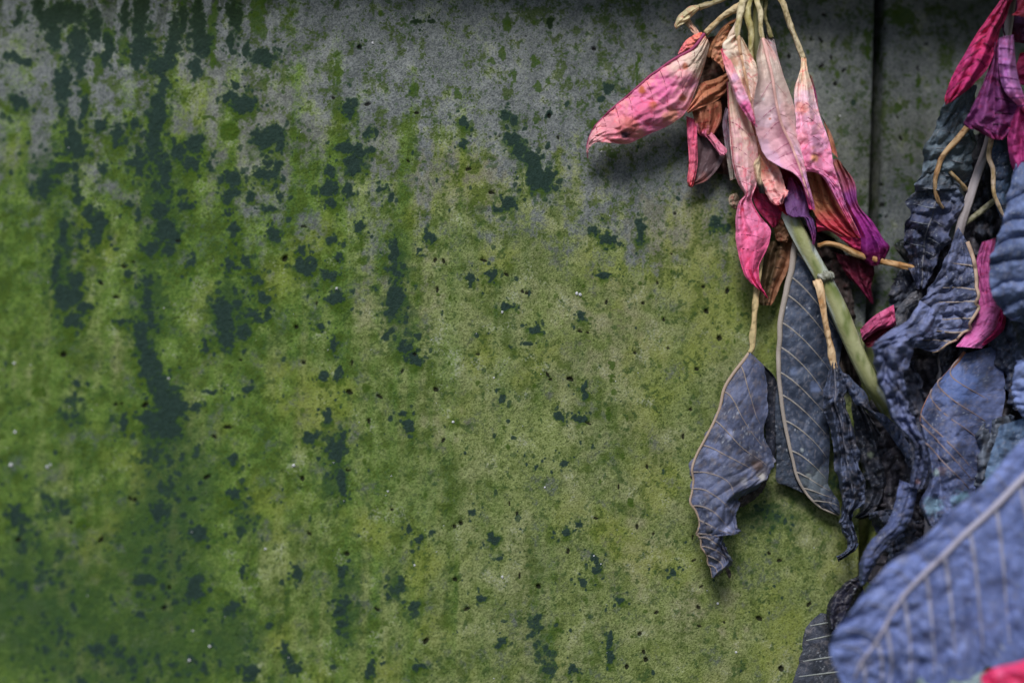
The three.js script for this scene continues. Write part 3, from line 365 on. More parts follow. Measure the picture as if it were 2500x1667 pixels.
// small folded cream one at the upper left and the strip hanging from it
bract({ seed: 3, rows: [[1706, 12, 1706, 24], [1684, 15, 1692, 37], [1668, 28, 1679, 50], [1655, 40, 1662, 62], [1646, 62, 1651, 71]], z: [18, 14], bow: 4, tilt: 1, col: petal([[0, BONE], [0.6, K(196, 182, 150)], [1, K(186, 170, 140)]], K(166, 140, 112), 0.5), midrib: { v: 0.15, r: [0.3, 0.2], c: K(150, 122, 84) } });
bract({ seed: 4, rows: [[1667, 54, 1684, 46], [1680, 66, 1692, 58], [1691, 80, 1704, 74], [1700, 96, 1712, 90]], z: [12, 16], bow: 2, col: petal([[0, K(186, 160, 134)], [1, K(184, 132, 130)]], TAN, 0.3) });
// browned ones below it
bract({ seed: 5, rows: [[1776, 60, 1790, 66], [1752, 90, 1776, 100], [1740, 120, 1770, 126], [1738, 143, 1768, 154], [1752, 150, 1768, 176]], z: [20, 16], bow: 3, crump: [1, 14], col: petal([[0, TAN], [0.5, K(172, 122, 96)], [1, K(150, 92, 72)]], K(206, 160, 140), 0.5) });
bract({ seed: 6, rows: [[1778, 176, 1780, 200], [1745, 193, 1768, 228], [1712, 204, 1742, 250], [1693, 238, 1708, 264], [1676, 271, 1680, 276]], z: [14, 20], bow: 5, lon: [1.2, 2.4], crump: [0.7, 20], col: petal([[0, K(122, 78, 58)], [0.6, K(156, 100, 76)], [1, K(190, 120, 104)]], K(104, 58, 40), 0.7), veins: [fineVeins(6, 0.16, { va: -0.9, vb: 0.8, c: K(110, 56, 44) })] });
bract({ seed: 7, rows: [[1690, 270, 1760, 244], [1697, 300, 1761, 290], [1706, 326, 1746, 325], [1722, 336, 1738, 334]], z: [15, 12], bow: 4, lon: [1.4, 3], col: petal([[0, K(140, 90, 70)], [0.6, K(136, 74, 66)], [1, K(110, 44, 54)]], PINK, 0.7), veins: [{ ...fineVeins(5, 0.0), va: -0.8, vb: 0.8, c: K(104, 44, 44) }] });
const wet = bract({ seed: 8, rows: [[1684, 300, 1740, 322], [1682, 345, 1768, 368], [1682, 395, 1760, 400], [1680, 425, 1728, 438], [1679, 446, 1700, 450], [1682, 456, 1688, 457]], z: [12, 9], bow: -3, lon: [0.8, 2], rough: 0.35, col: (u, v, n) => mc(mc(K(88, 70, 74), K(118, 74, 70), ss(0.45, 0.9, u + 0.3 * (n.a - 0.5))), K(150, 90, 84), 0.3 * ss(0.5, 0.7, n.a)) }, 'wet translucent bract beaded with droplets');
bract({ seed: 9, rows: [[1676, 284, 1700, 292], [1679, 340, 1702, 345], [1682, 395, 1703, 398], [1678, 440, 1694, 446], [1684, 456, 1687, 457]], z: [15, 11], bow: 2, crump: [0.6, 14], col: petal([[0, K(190, 80, 118)], [0.5, K(190, 92, 118)], [1, K(196, 88, 88)]], K(128, 34, 70), 0.7) });
bract({ seed: 10, rows: [[1724, 332, 1738, 322], [1742, 356, 1757, 346], [1758, 378, 1774, 364], [1767, 380, 1774, 372]], z: [15, 17], bow: 1, col: petal([[0, K(176, 100, 124)], [1, K(196, 118, 148)]], PINK, 0.3) });
{ // droplets on the wet bract, then dark ones added as painted shade in the hollows behind
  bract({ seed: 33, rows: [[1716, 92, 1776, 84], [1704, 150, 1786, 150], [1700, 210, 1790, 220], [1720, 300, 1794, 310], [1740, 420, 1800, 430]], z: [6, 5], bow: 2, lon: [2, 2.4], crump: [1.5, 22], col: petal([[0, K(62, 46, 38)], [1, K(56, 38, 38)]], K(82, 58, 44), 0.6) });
  bract({ seed: 34, rows: [[1930, 545, 1996, 560], [1952, 620, 2060, 600], [1980, 700, 2074, 690], [2004, 780, 2086, 790], [2030, 860, 2096, 880], [2060, 930, 2104, 950]], z: [5, 6], bow: 3, lon: [2, 2.6], crump: [2, 24], rag: 0.2, col: petal([[0, K(46, 36, 36)], [0.6, K(50, 44, 44)], [1, K(62, 54, 52)]], K(66, 56, 54), 0.5) }, 'dark bract added behind the stem as painted shade');
  const b = [], S = surface({ seed: 8, rows: [[1684, 300, 1740, 322], [1682, 345, 1768, 368], [1682, 395, 1760, 400], [1680, 425, 1728, 438], [1679, 446, 1700, 450], [1682, 456, 1688, 457]], z: [12, 9], bow: -3, lon: [0.8, 2] });
  for (let k = 0; k < 70; k++) { const g = new THREE.SphereGeometry((0.14 + 0.34 * rnd() * rnd()) * MM, 10, 8), p = pt(S, 0.25 + 0.6 * rnd(), -0.3 + 1.15 * rnd(), 0.18); g.translate(p.x, p.y, p.z); b.push(g); }
  for (const [x, y] of [[1644, 69], [1663, 70], [1668, 73], [1676, 76]]) { const g = new THREE.SphereGeometry(0.7 * MM, 12, 10); const p = at(x, y, 15); g.translate(p.x, p.y, p.z); b.push(g); }
  const m = mesh('droplets', mergeGeometries(b), new THREE.MeshPhysicalMaterial({ color: 0xffffff, roughness: 0.03, transmission: 1, thickness: 0.001, ior: 1.33 }), wet); m.userData.kind = 'stuff';
}
// lavender sliver seen between
bract({ seed: 11, rows: [[1772, 262, 1782, 270], [1764, 300, 1778, 300], [1769, 345, 1784, 340], [1775, 390, 1792, 386], [1783, 440, 1796, 436]], z: [12, 14], bow: 1, col: petal([[0, K(150, 130, 150)], [0.4, K(110, 90, 110)], [1, K(136, 130, 122)]], K(70, 60, 74), 0.6) });
// long cream one turning hot pink at its tip
bract({ seed: 12, rows: [[1775, 200, 1806, 196], [1776, 240, 1816, 236], [1779, 290, 1828, 285], [1784, 350, 1846, 350], [1790, 405, 1850, 405], [1803, 448, 1848, 445], [1817, 474, 1838, 474], [1802, 498, 1836, 492], [1796, 540, 1856, 528], [1797, 580, 1882, 562], [1804, 625, 1872, 606], [1819, 672, 1853, 650], [1842, 698, 1856, 690], [1860, 712, 1866, 711], [1873, 728, 1875, 728]], z: [27, 28, 26, 22, 21, 20], bow: [2, 5, 5, 3, 6, 4, 1], lon: [[0.2, 0.6, 1.6, 0.5], 2.2], rib: [[0.2, 0.5, 1.3], 13, -0.5, 0], v0: -1, crump: [[0.2, 0.5, 0.9], 24], rag: 0.07,
  col: blot([[1805, 312, 4, K(100, 56, 40)], [1813, 510, 4, K(190, 10, 50)]], petal([[0, K(186, 160, 138)], [0.2, K(194, 162, 156)], [0.34, K(206, 156, 170)], [0.45, K(208, 122, 158)], [0.56, K(208, 112, 156)], [0.7, K(202, 84, 132)], [0.88, K(194, 54, 108)], [1, K(182, 30, 82)]], K(206, 130, 164), 0.4, 0.06)),
  midrib: { v: -0.9, u1: 0.5, r: [0.5, 0.3], c: K(150, 74, 84) }, veins: [fineVeins(12, 0.055, { va: -0.85, vb: 0.9, u0: 0.12, u1: 0.94, c: K(140, 40, 84) })] });
bract({ seed: 13, rows: [[1820, 430, 1850, 440], [1832, 470, 1880, 478], [1848, 508, 1906, 510], [1872, 540, 1906, 530], [1885, 556, 1896, 552]], z: [20, 16], bow: 2, lon: [0.9, 2], col: petal([[0, K(176, 66, 104)], [0.4, K(156, 40, 86)], [1, K(128, 26, 66)]], K(190, 80, 120), 0.4), veins: [fineVeins(5, 0.12, { va: -0.7, vb: 0.9, c: K(90, 14, 44) })] });
// rolled pink stripe and the cream top behind it
bract({ seed: 14, rows: [[1794, 84, 1812, 92], [1766, 104, 1806, 122, 1831, 128], [1768, 135, 1812, 146, 1846, 158], [1780, 175, 1818, 180, 1850, 190], [1800, 215, 1828, 220, 1852, 225], [1822, 248, 1834, 252, 1850, 258], [1838, 292, 1844, 300]], z: [33, 31], bow: [1, 3, 2, 0], lon: [1.2, 2.2, 0.6], rib: [0.5, 7, 0.8, 0], col: blot([[1790, 150, 18, K(196, 150, 124), 0.8], [1816, 200, 14, K(190, 138, 112), 0.7]], petal([[0, CREAM], [0.5, K(212, 188, 182)], [1, K(208, 170, 170)]], K(206, 160, 140), 0.4, 0.1)), midrib: { v: 0.02, r: [1.0, 0.5], c: K(190, 150, 118), lift: 0.2 }, veins: [fineVeins(5, 0.14, { c: K(176, 122, 104), u0: 0.15, u1: 0.8 })] });
bract({ seed: 15, rows: [[1760, 120, 1766, 118], [1767, 152, 1786, 152], [1782, 200, 1810, 202], [1800, 246, 1830, 248], [1826, 288, 1842, 284], [1844, 310, 1848, 310]], z: [31, 37, 38, 37], bow: [1, 4, 4, 1], crump: [0.8, 14], col: blot([[1796, 190, 12, K(222, 168, 200), 0.8], [1820, 262, 18, K(222, 90, 148), 0.8]], petal([[0, K(204, 80, 110)], [0.3, K(214, 150, 160)], [0.55, K(222, 150, 186)], [0.8, K(222, 104, 152)], [1, K(214, 90, 140)]], K(206, 130, 110), 0.4, 0.08)) });
// layer seen between the two
bract({ seed: 35, rows: [[1808, 190, 1850, 190], [1816, 250, 1858, 255], [1824, 310, 1864, 315], [1836, 370, 1876, 380], [1846, 430, 1882, 420], [1858, 462, 1872, 462]], z: [24, 24], bow: 2, crump: [0.7, 20], col: petal([[0, K(200, 168, 156)], [0.6, K(202, 146, 130)], [1, K(196, 120, 130)]], TAN, 0.4), veins: [fineVeins(6, 0.1, { va: -0.8, vb: 0.8, c: K(160, 90, 92) })] });
// the large front one, lavender pink, with a raised midrib and a trough on its left
bract({ seed: 16, rows: [[1858, 92, 1863, 94, 1869, 94], [1848, 136, 1874, 140, 1897, 138], [1850, 182, 1885, 184, 1912, 182], [1840, 243, 1895, 248, 1933, 240], [1843, 296, 1908, 302, 1947, 292], [1853, 346, 1930, 350, 1953, 342], [1872, 384, 1945, 388, 1962, 388], [1906, 407, 1956, 420, 1968, 425], [1938, 422, 1964, 448, 1976, 456], [1958, 445, 1972, 470, 1986, 492], [1976, 494, 1981, 504, 1990, 514]], z: [37, 38, 36, 34, 31, 28], zf: (u, v) => (v < 0 ? -6 * Math.sin(Math.PI * cl(-v)) * Math.sin(Math.PI * cl(u * 1.1)) + 2.5 * v * v : -7 * v * v * Math.sin(Math.PI * cl(u))) + 1.2 * Math.sin(u * 9), rib: [[0.1, 0.5, 0.7, 0.4], 9, 0.9, 0], crump: [[0.3, 0.7], 30], rag: 0.05,
  col: blot([[1880, 290, 3, RUST, 0.9], [1863, 242, 5, K(230, 226, 232), 0.9]], (u, v, n, x, y) => { let c = grad([[0, K(202, 188, 172)], [0.2, K(208, 186, 178)], [0.4, K(222, 186, 200)], [0.65, K(222, 170, 200)], [0.8, K(202, 140, 196)], [1, K(170, 70, 130)]], warp(u, n, 0.08)); if (v > 0.1) c = mc(c, K(202, 178, 168), 0.8 * ss(0.1, 0.5, v) * ss(0.75, 0.3, u)); c = mc(c, K(222, 160, 160), 0.5 * ss(0.5, 0.65, n.a)); return c.map((q) => q * (0.92 + 0.12 * n.c)); }),
  midrib: { r: [0.9, 0.5], c: K(216, 168, 160), lift: 0.2 }, veins: [fineVeins(9, 0.09, { vb: -0.93, c: K(170, 96, 128), u0: 0.2, u1: 0.92 }), fineVeins(7, 0.09, { vb: 0.9, c: K(176, 128, 130), u0: 0.2, u1: 0.9 })] });
// salmon flap and its withered tongue below
bract({ seed: 17, rows: [[1840, 380, 1860, 372], [1845, 420, 1893, 400], [1853, 442, 1908, 424], [1866, 464, 1916, 455], [1880, 488, 1925, 470], [1890, 499, 1913, 488], [1899, 501, 1911, 496]], z: [25, 28], bow: [1, 4, 3], lon: [1.3, 2.4], crump: [0.5, 20], rag: 0.1, col: petal([[0, K(192, 150, 122)], [0.4, K(214, 150, 146)], [1, K(208, 120, 136)]], K(222, 170, 176), 0.5), veins: [fineVeins(5, 0.16, { va: -0.8, vb: 0.8, c: K(170, 78, 96) })] });
bract({ seed: 18, rows: [[1846, 388, 1856, 378], [1840, 402, 1857, 404], [1844, 430, 1860, 430], [1850, 452, 1864, 450], [1855, 472, 1868, 472]], z: [30, 27], bow: 3, col: (u, v, n) => mc(K(206, 180, 150), K(30, 28, 30), ss(0.5, 0.82, u + 0.2 * (n.b - 0.5))) });
bract({ seed: 19, rows: [[1888, 494, 1912, 484], [1905, 512, 1928, 498], [1922, 527, 1936, 520]], z: [20, 19], bow: 2, col: petal([[0, K(140, 20, 46)], [1, K(130, 16, 40)]], K(190, 90, 60), 0.5) });
// dark inside of the flower and the purple tongue that hangs from it
bract({ seed: 20, rows: [[1900, 398, 1962, 414], [1910, 430, 1972, 455], [1918, 470, 1978, 490], [1926, 505, 1982, 520]], z: [17, 13], bow: -3, col: petal([[0, K(112, 12, 44)], [1, K(70, 10, 32)]], K(52, 8, 24), 0.6) });
bract({ seed: 21, rows: [[1926, 432, 1936, 434], [1921, 464, 1958, 462], [1915, 490, 1971, 492], [1926, 527, 1975, 522], [1960, 530, 1985, 536], [1972, 552, 1991, 560], [1982, 578, 1991, 580], [1984, 596, 1987, 598]], z: [22, 27], bow: [1, 4, 3, 2], lon: [1, 2], col: petal([[0, K(120, 40, 88)], [0.3, K(92, 58, 106)], [0.6, K(86, 54, 104)], [1, K(124, 52, 110)]], K(62, 30, 70), 0.6), veins: [fineVeins(5, 0.1, { va: 0, vb: -0.9, c: K(56, 20, 60) })] });
bract({ seed: 22, rows: [[1952, 412, 1960, 412], [1958, 446, 1970, 444], [1968, 482, 1979, 482], [1976, 510, 1984, 512]], z: [25, 29], bow: 1, col: petal([[0, K(196, 110, 170)], [0.5, K(182, 66, 118)], [1, K(160, 44, 100)]], PINK, 0.3) });
// right-hand one on the long stalk, with a hem turned up over a tan lining
bract({ seed: 23, rows: [[1956, 140, 1961, 139, 1968, 141], [1954, 170, 1963, 172, 1973, 176], [1940, 215, 1964, 218, 1985, 216], [1940, 256, 1967, 258, 1996, 262], [1944, 302, 1975, 304, 2010, 306], [1945, 352, 1985, 352, 2026, 352], [1948, 398, 1990, 404, 2034, 402], [1960, 416, 2002, 420, 2046, 438], [1992, 421, 2020, 438, 2056, 470], [2014, 440, 2038, 472, 2066, 503], [2042, 492, 2064, 522, 2086, 545], [2090, 572, 2096, 576, 2102, 580]], z: [29, 30, 31, 30, 27, 24], zf: (u, v) => 4 * (1 - v * v) * Math.sin(Math.PI * cl(u)) + 2.2 * Math.sin(v * 5.2 + u * 3) * Math.sin(Math.PI * cl(u)), rib: [[0.1, 0.6, 0.9, 0.5], 9, 0.8, 0], crump: [[0.3, 1.1, 0.9], 26], rag: 0.04,
  col: blot([[1988, 385, 14, K(226, 150, 108), 0.9], [1984, 360, 8, RUST, 0.7], [1960, 262, 20, K(214, 140, 120), 0.7], [1966, 232, 18, K(216, 180, 200), 0.6], [1998, 350, 26, K(206, 150, 184), 0.7], [1958, 340, 20, K(206, 140, 150), 0.6]], petal([[0, K(196, 176, 140)], [0.14, K(204, 176, 160)], [0.26, K(214, 168, 190)], [0.45, K(214, 128, 164)], [0.62, K(212, 120, 162)], [0.8, K(206, 128, 184)], [0.9, K(218, 100, 140)], [1, K(204, 70, 140)]], K(222, 152, 140), 0.5, 0.06)),
  veins: [fineVeins(8, 0.07, { vb: -0.9, c: K(176, 82, 112), u0: 0.2 }), fineVeins(9, 0.07, { vb: 0.92, c: K(166, 66, 112), u0: 0.2 })] });
bract({ seed: 24, rows: [[1952, 405, 2018, 424], [1966, 450, 2036, 468], [1977, 492, 2050, 500], [1994, 530, 2074, 534], [2022, 556, 2090, 558], [2064, 578, 2102, 581]], z: [20, 21], bow: -2, lon: [1.4, 3.2], crump: [0.5, 22], col: (u, v, n) => { let c = mc(mc(K(176, 122, 88), K(150, 84, 64), n.a), K(184, 70, 82), ss(0.35, 0.75, u + 0.25 * (n.a - 0.5))); c = mc(c, K(120, 24, 36), 0.8 * ss(0.25, 0.6, v + 0.4 * (n.a - 0.5)) * ss(0.95, 0.6, v)); return mc(c, K(206, 62, 84), 0.6 * ss(0.5, 0.9, v) * ss(0.4, 0.8, u)); }, veins: [fineVeins(7, 0.1, { va: -0.6, vb: 0.9, c: K(120, 40, 44) })] });
bract({ seed: 25, rows: [[1990, 530, 1996, 566], [2018, 552, 2026, 564], [2052, 574, 2062, 590], [2080, 578, 2084, 610], [2102, 584, 2102, 618]], z: [18, 19], bow: 2, lon: [0.8, 1.5], col: petal([[0, K(140, 20, 44)], [0.5, K(172, 44, 84)], [1, K(110, 14, 60)]], K(206, 80, 130), 0.4) });
// purple ones at the right, the lowest dark crimson
bract({ seed: 26, rows: [[2026, 396, 2042, 388, 2056, 402], [2045, 440, 2066, 440, 2086, 444], [2060, 490, 2082, 495, 2096, 501], [2082, 535, 2108, 540, 2130, 541], [2096, 576, 2130, 580, 2155, 582], [2096, 606, 2140, 612, 2171, 602], [2104, 630, 2140, 634, 2164, 624], [2118, 646, 2140, 648, 2156, 638]], z: [18, 20, 18], bow: [1, 5, 3], lon: [1.5, 2.8], crump: [0.8, 26], col: (u, v, n) => { let c = grad([[0, K(164, 104, 86)], [0.2, K(176, 92, 130)], [0.4, K(162, 56, 140)], [0.6, K(128, 40, 120)], [0.74, K(84, 14, 60)], [1, K(56, 8, 32)]], warp(u, n, 0.09)); return mc(c, K(110, 60, 140), 0.5 * ss(0.5, 0.7, n.a) * ss(0.7, 0.5, u)); }, veins: [fineVeins(8, 0.1, { vb: 0.9, c: K(84, 12, 66) })] });
bract({ seed: 27, rows: [[2040, 618, 2130, 632], [2052, 645, 2134, 650], [2072, 676, 2131, 680], [2094, 698, 2126, 702], [2112, 722, 2128, 720], [2129, 742, 2132, 741]], z: [13, 10], bow: 3, lon: [1.2, 2.4], crump: [0.8, 22], rag: 0.1, col: petal([[0, K(52, 16, 26)], [0.5, K(78, 18, 42)], [1, K(92, 14, 52)]], K(110, 40, 60), 0.45), veins: [fineVeins(6, 0.1, { c: K(40, 6, 20) })] });
bract({ seed: 28, rows: [[1872, 86, 1890, 96], [1876, 120, 1900, 140], [1886, 160, 1914, 190], [1900, 200, 1928, 232], [1915, 240, 1934, 262]], z: [17, 19], bow: 2, col: petal([[0, K(150, 140, 146)], [0.35, K(168, 136, 150)], [0.6, K(150, 50, 104)], [1, K(140, 36, 100)]], K(120, 20, 70), 0.4) });
bract({ seed: 29, rows: [[1976, 180, 1982, 186], [1984, 226, 1994, 236], [1992, 256, 2000, 272], [2012, 300, 2030, 330], [2030, 370, 2046, 386]], z: [20, 17], bow: 1, col: petal([[0, K(130, 104, 80)], [0.3, K(140, 44, 110)], [0.7, K(190, 134, 112)], [1, K(176, 110, 90)]], MAG, 0.3) });
// browned, curled ones behind the stem
bract({ seed: 30, rows: [[1893, 545, 1905, 535, 1925, 535], [1891, 565, 1915, 562, 1938, 562], [1896, 585, 1918, 585, 1940, 580], [1908, 592, 1930, 592]], z: [14, 12], bow: 5, crump: [2, 13], col: petal([[0, K(118, 84, 64)], [1, K(96, 64, 50)]], K(160, 122, 100), 0.5) });
bract({ seed: 31, rows: [[1880, 590, 1938, 582], [1868, 620, 1934, 620], [1860, 660, 1926, 655], [1857, 700, 1905, 696], [1854, 735, 1892, 730], [1858, 745, 1882, 745]], z: [9, 11], bow: [2, 4, 4], lon: [2, 2.6], crump: [1.4, 24], rag: 0.12, col: (u, v, n) => mc(mc(K(62, 54, 34), K(74, 52, 40), n.b), K(128, 88, 66), ss(-0.1, 0.5, v + 0.8 * (n.a - 0.5))), veins: [fineVeins(7, 0.1, { c: K(48, 28, 28) })] });
bract({ seed: 32, rows: [[1782, 476, 1797, 470], [1779, 488, 1805, 484], [1783, 502, 1806, 500], [1792, 512, 1804, 510]], z: [10, 10], bow: 5, rib: [0.5, 4, 0.2, 0], col: petal([[0, K(158, 138, 122)], [1, K(120, 104, 96)]], K(190, 176, 160), 0.5) }, 'small curled cream bract tip');
// its leaves
const leaf = (P, o, label) => blade('leaf', P, { th: 0.25, bump: 0.0004, rough: 0.5, rag: 0.06, fine: 0.6, ...o }, label);
// tall dark leaf behind the stem
{ const l = leaf(A, { seed: 41, rows: [[1943, 588, 1972, 596], [1936, 632, 2020, 668], [1926, 682, 2046, 742], [1915, 738, 2055, 810], [1904, 806, 2050, 872], [1900, 868, 2036, 926], [1903, 930, 2024, 980], [1911, 992, 2024, 1030], [1923, 1062, 2026, 1082], [1935, 1116, 2022, 1140], [1948, 1166, 2022, 1180], [1970, 1206, 2034, 1204], [2002, 1238, 2046, 1222], [2049, 1258, 2052, 1250]], z: [12, 11, 10, 8], bow: [2, 4, 4, 2], v0: -1, rib: [[0.4, 0.8, 0.8, 1.2], 11, -0.7, 0], crump: [[0.2, 0.3, 0.7], 46], bump: 0.0003,
  col: blot([[1990, 945, 16, K(104, 116, 150), 0.7], [1940, 905, 14, K(96, 108, 138), 0.6], [1958, 1098, 6, K(170, 178, 180), 0.7], [1975, 1160, 8, K(190, 194, 190), 0.6], [1988, 1180, 46, K(100, 108, 112), 0.6], [1920, 722, 2.5, K(200, 204, 214)], [1920, 752, 2.5, K(200, 204, 214)], [1976, 753, 2, K(190, 194, 204)], [1996, 772, 2, K(190, 194, 204)], [1940, 1050, 3, K(180, 184, 194)]], leafCol(K(46, 53, 68), K(70, 79, 98), 0.15)),
  midrib: { v: -1, r: [2.0, 0.5], c: K(146, 136, 128), lift: 0.4 }, veins: [{ n: 12, va: -1, vb: 0.86, du: 0.085, pow: 1.7, r: [0.5, 0.12], c: K(130, 124, 118), u0: 0.02, u1: 0.93, lift: 0.15 }] }, 'tall dark leaf with its pale midrib along the left edge');
  blade('lobe', l, { seed: 42, rows: [[1901, 900, 1904, 905], [1894, 960, 1908, 975], [1893, 1050, 1922, 1060], [1897, 1120, 1936, 1125], [1896, 1172, 1950, 1172], [1922, 1186, 1964, 1202], [1950, 1196, 1972, 1208]], z: [8, 7], bow: 1, rag: 0.1, crump: [0.6, 20], col: leafCol(K(58, 66, 80), K(40, 46, 58), 0.1), th: 0.3, bump: 0.0004 }); }
// blue-grey leaf hanging from the long stalk, midrib along its left edge, ragged right side
stalk('petiole', A, [[1868, 590, 12], [1858, 630, 14], [1851, 680, 16], [1846, 720, 17], [1842, 770, 17], [1838, 820, 16], [1837, 851, 16], [1830, 862, 16]], [1.1, 1.2, 1.5, 1.6, 1.7, 1.5, 1.7, 1.2], tone(K(166, 150, 110), K(196, 172, 128)), 0.5);
{ const l = leaf(A, { seed: 43, rows: [[1830, 860, 1834, 862], [1805, 895, 1866, 905], [1772, 950, 1872, 966], [1743, 1016, 1868, 1030], [1721, 1072, 1878, 1092], [1705, 1132, 1895, 1126], [1697, 1172, 1872, 1165], [1694, 1214, 1820, 1205], [1697, 1248, 1802, 1240], [1702, 1285, 1800, 1290], [1706, 1304, 1806, 1304], [1709, 1314, 1772, 1308], [1716, 1335, 1769, 1330], [1722, 1352, 1774, 1346], [1730, 1374, 1788, 1374], [1734, 1392, 1765, 1395], [1739, 1410, 1744, 1410]], z: [15, 17, 19, 17, 14], bow: [2, 5, 6, 5, 3], v0: -1, rib: [[0.4, 1.0, 1.3, 1.2], 14, -0.9, 1], zf: (u, v) => 2.6 * ss(0.25, 0.5, u) * ss(-0.3, 0.9, v) * Math.sin(u * 26 + v * 4 + 2 * fbm(u * 5, v * 3, 2)) + 3.2 * ss(0.1, 0.8, v) * ss(0.2, 0.4, u) * (1 - 5 * Math.abs(fbm(u * 11, v * 3 + 7, 3) - 0.5)), crump: [[0.2, 0.9, 1.2, 0.8], 30], rag: 0.34, ragf: 26, bump: 0.0003,
  col: blot([[1860, 1150, 24, K(58, 54, 60), 0.85], [1835, 1120, 20, K(64, 60, 66), 0.7], [1848, 1135, 16, K(96, 80, 76), 0.7], [1860, 1163, 12, K(150, 146, 142), 0.85], [1815, 1175, 12, K(140, 138, 142), 0.7], [1792, 1180, 24, K(62, 64, 78), 0.7], [1762, 1088, 10, K(62, 66, 82), 0.8], [1770, 1000, 10, K(60, 62, 78), 0.6], [1780, 1060, 14, K(128, 134, 164), 0.6], [1740, 1100, 26, K(116, 124, 160), 0.5], [1775, 1290, 12, K(140, 144, 170), 0.6], [1840, 1000, 16, K(66, 62, 76), 0.7]], leafCol(K(86, 92, 118), K(56, 61, 80), 0.3)),
  midrib: { v: -0.98, r: [1.05, 0.35], c: K(146, 126, 110), lift: 0.4 }, veins: [{ n: 13, va: -0.98, vb: 0.8, du: 0.12, pow: 1.6, r: [0.42, 0.1], c: K(126, 114, 108), u0: 0.03, u1: 0.92, lift: 0.15 }] }, 'blue-grey leaf with a ragged lower end');
  blade('lobe', l, { seed: 44, rows: [[1832, 864, 1836, 868], [1862, 898, 1888, 916], [1868, 960, 1897, 955], [1868, 1030, 1896, 1025], [1872, 1090, 1894, 1085], [1880, 1130, 1892, 1120]], z: [9, 7], bow: -2, col: leafCol(K(26, 28, 36), K(40, 44, 58), 0.05), bump: 0.0004 });  // half folded behind, shade put into its near-black colour
  blade('lobe', l, { seed: 45, rows: [[1858, 1140, 1878, 1160], [1830, 1185, 1866, 1190], [1808, 1215, 1848, 1214], [1795, 1236, 1815, 1238]], z: [13, 10], bow: 2, crump: [1.5, 16], rag: 0.2, col: leafCol(K(50, 46, 50), K(74, 66, 66), 0.3), bump: 0.0004 });
  blade('lobe', l, { seed: 46, rows: [[1768, 1384, 1774, 1380], [1774, 1398, 1784, 1398], [1780, 1412, 1783, 1410]], z: [12, 9], bow: 1, col: leafCol(K(60, 52, 56), K(84, 74, 76), 0.3) }); }
// crumpled leaf on the short stalk at the node
stalk('petiole', A, [[1994, 686, 26], [2000, 700, 28], [2008, 740, 29], [2016, 790, 29], [2026, 840, 28], [2034, 880, 27], [2040, 902, 27]], [2.4, 2.0, 1.6, 1.5, 1.6, 1.9, 1.6], tone(K(176, 132, 88), K(206, 178, 142)), 0.45);
leaf(A, { seed: 47, rows: [[2031, 884, 2044, 884], [2018, 925, 2062, 918], [2012, 965, 2072, 946], [2016, 990, 2062, 975], [2027, 1030, 2082, 1036], [2036, 1076, 2088, 1088], [2043, 1130, 2098, 1132], [2047, 1180, 2112, 1184], [2050, 1222, 2112, 1226], [2054, 1262, 2086, 1250], [2052, 1285, 2086, 1282], [2066, 1312, 2094, 1306], [2072, 1338, 2094, 1330], [2054, 1352, 2078, 1350], [2042, 1356, 2046, 1370]], z: [26, 24, 21, 18, 14], bow: [2, 5, 5, 4, 2], lon: [[1, 2.4, 2.4, 1.5], 2.6], rib: [[0.4, 1.4, 1.4, 0.8], 22, 1.2, 0.4], ribw: 3, crump: [[0.8, 3.4, 3.4, 1.8], 28], pleat: [0.6, 2, 2, 1], rag: 0.5, bump: 0.0006, col: leafCol(K(78, 86, 110), K(46, 51, 66), 0.2), midrib: { r: [0.8, 0.3], c: K(84, 84, 96), u1: 0.7, lift: -0.2 } }, 'tightly crumpled slate-blue leaf');
leaf(A, { seed: 48, rows: [[2046, 905, 2072, 915], [2070, 950, 2084, 930], [2088, 985, 2112, 958], [2102, 992, 2128, 1000], [2140, 1022, 2158, 1012], [2172, 1060, 2192, 1042], [2200, 1100, 2216, 1080], [2216, 1130, 2228, 1112]], z: [27, 30, 31, 30], bow: 3, crump: [1.4, 16], rag: 0.15, col: leafCol(K(66, 74, 98), K(44, 50, 66), 0.15) });
leaf(A, { seed: 49, rows: [[2078, 965, 2100, 985], [2086, 1020, 2150, 1060], [2094, 1090, 2172, 1110], [2104, 1160, 2182, 1165], [2116, 1205, 2174, 1205], [2100, 1244, 2156, 1246], [2088, 1262, 2100, 1268]], z: [13, 8], bow: 4, lon: [2, 2.5], crump: [1.6, 22], rag: 0.25, col: blot([[2125, 1110, 10, K(108, 116, 104), 0.9], [2108, 1150, 6, K(90, 92, 80), 0.8], [2146, 1155, 8, K(74, 74, 74), 0.8]], leafCol(K(36, 38, 46), K(48, 52, 64), 0.1)) }, 'blackened leaf flecked with grey mould');
stalk('petiole', A, [[1998, 600, 14], [2018, 594, 18], [2050, 600, 20], [2092, 620, 20], [2130, 632, 19], [2156, 639, 20], [2190, 646, 22], [2226, 652, 26], [2250, 660, 27]], [1.2, 1.3, 1.3, 1.7, 1.7, 1.8, 1.7, 1.4, 1.2], tone(K(150, 104, 58), K(190, 156, 116)), 0.5);
leaf(A, { seed: 50, rows: [[2182, 600, 2190, 612], [2198, 586, 2212, 640], [2215, 585, 2228, 640]], z: [12, 18], bow: 2, col: leafCol(INK, K(28, 34, 30), 0.05) });
leaf(A, { seed: 51, rows: [[2228, 640, 2234, 668], [2205, 652, 2228, 700], [2190, 672, 2208, 722], [2182, 705, 2192, 735]], z: [18, 14], bow: 3, rib: [1, 6, 0.4, 0], col: leafCol(K(48, 52, 66), K(32, 35, 46), 0.1) });

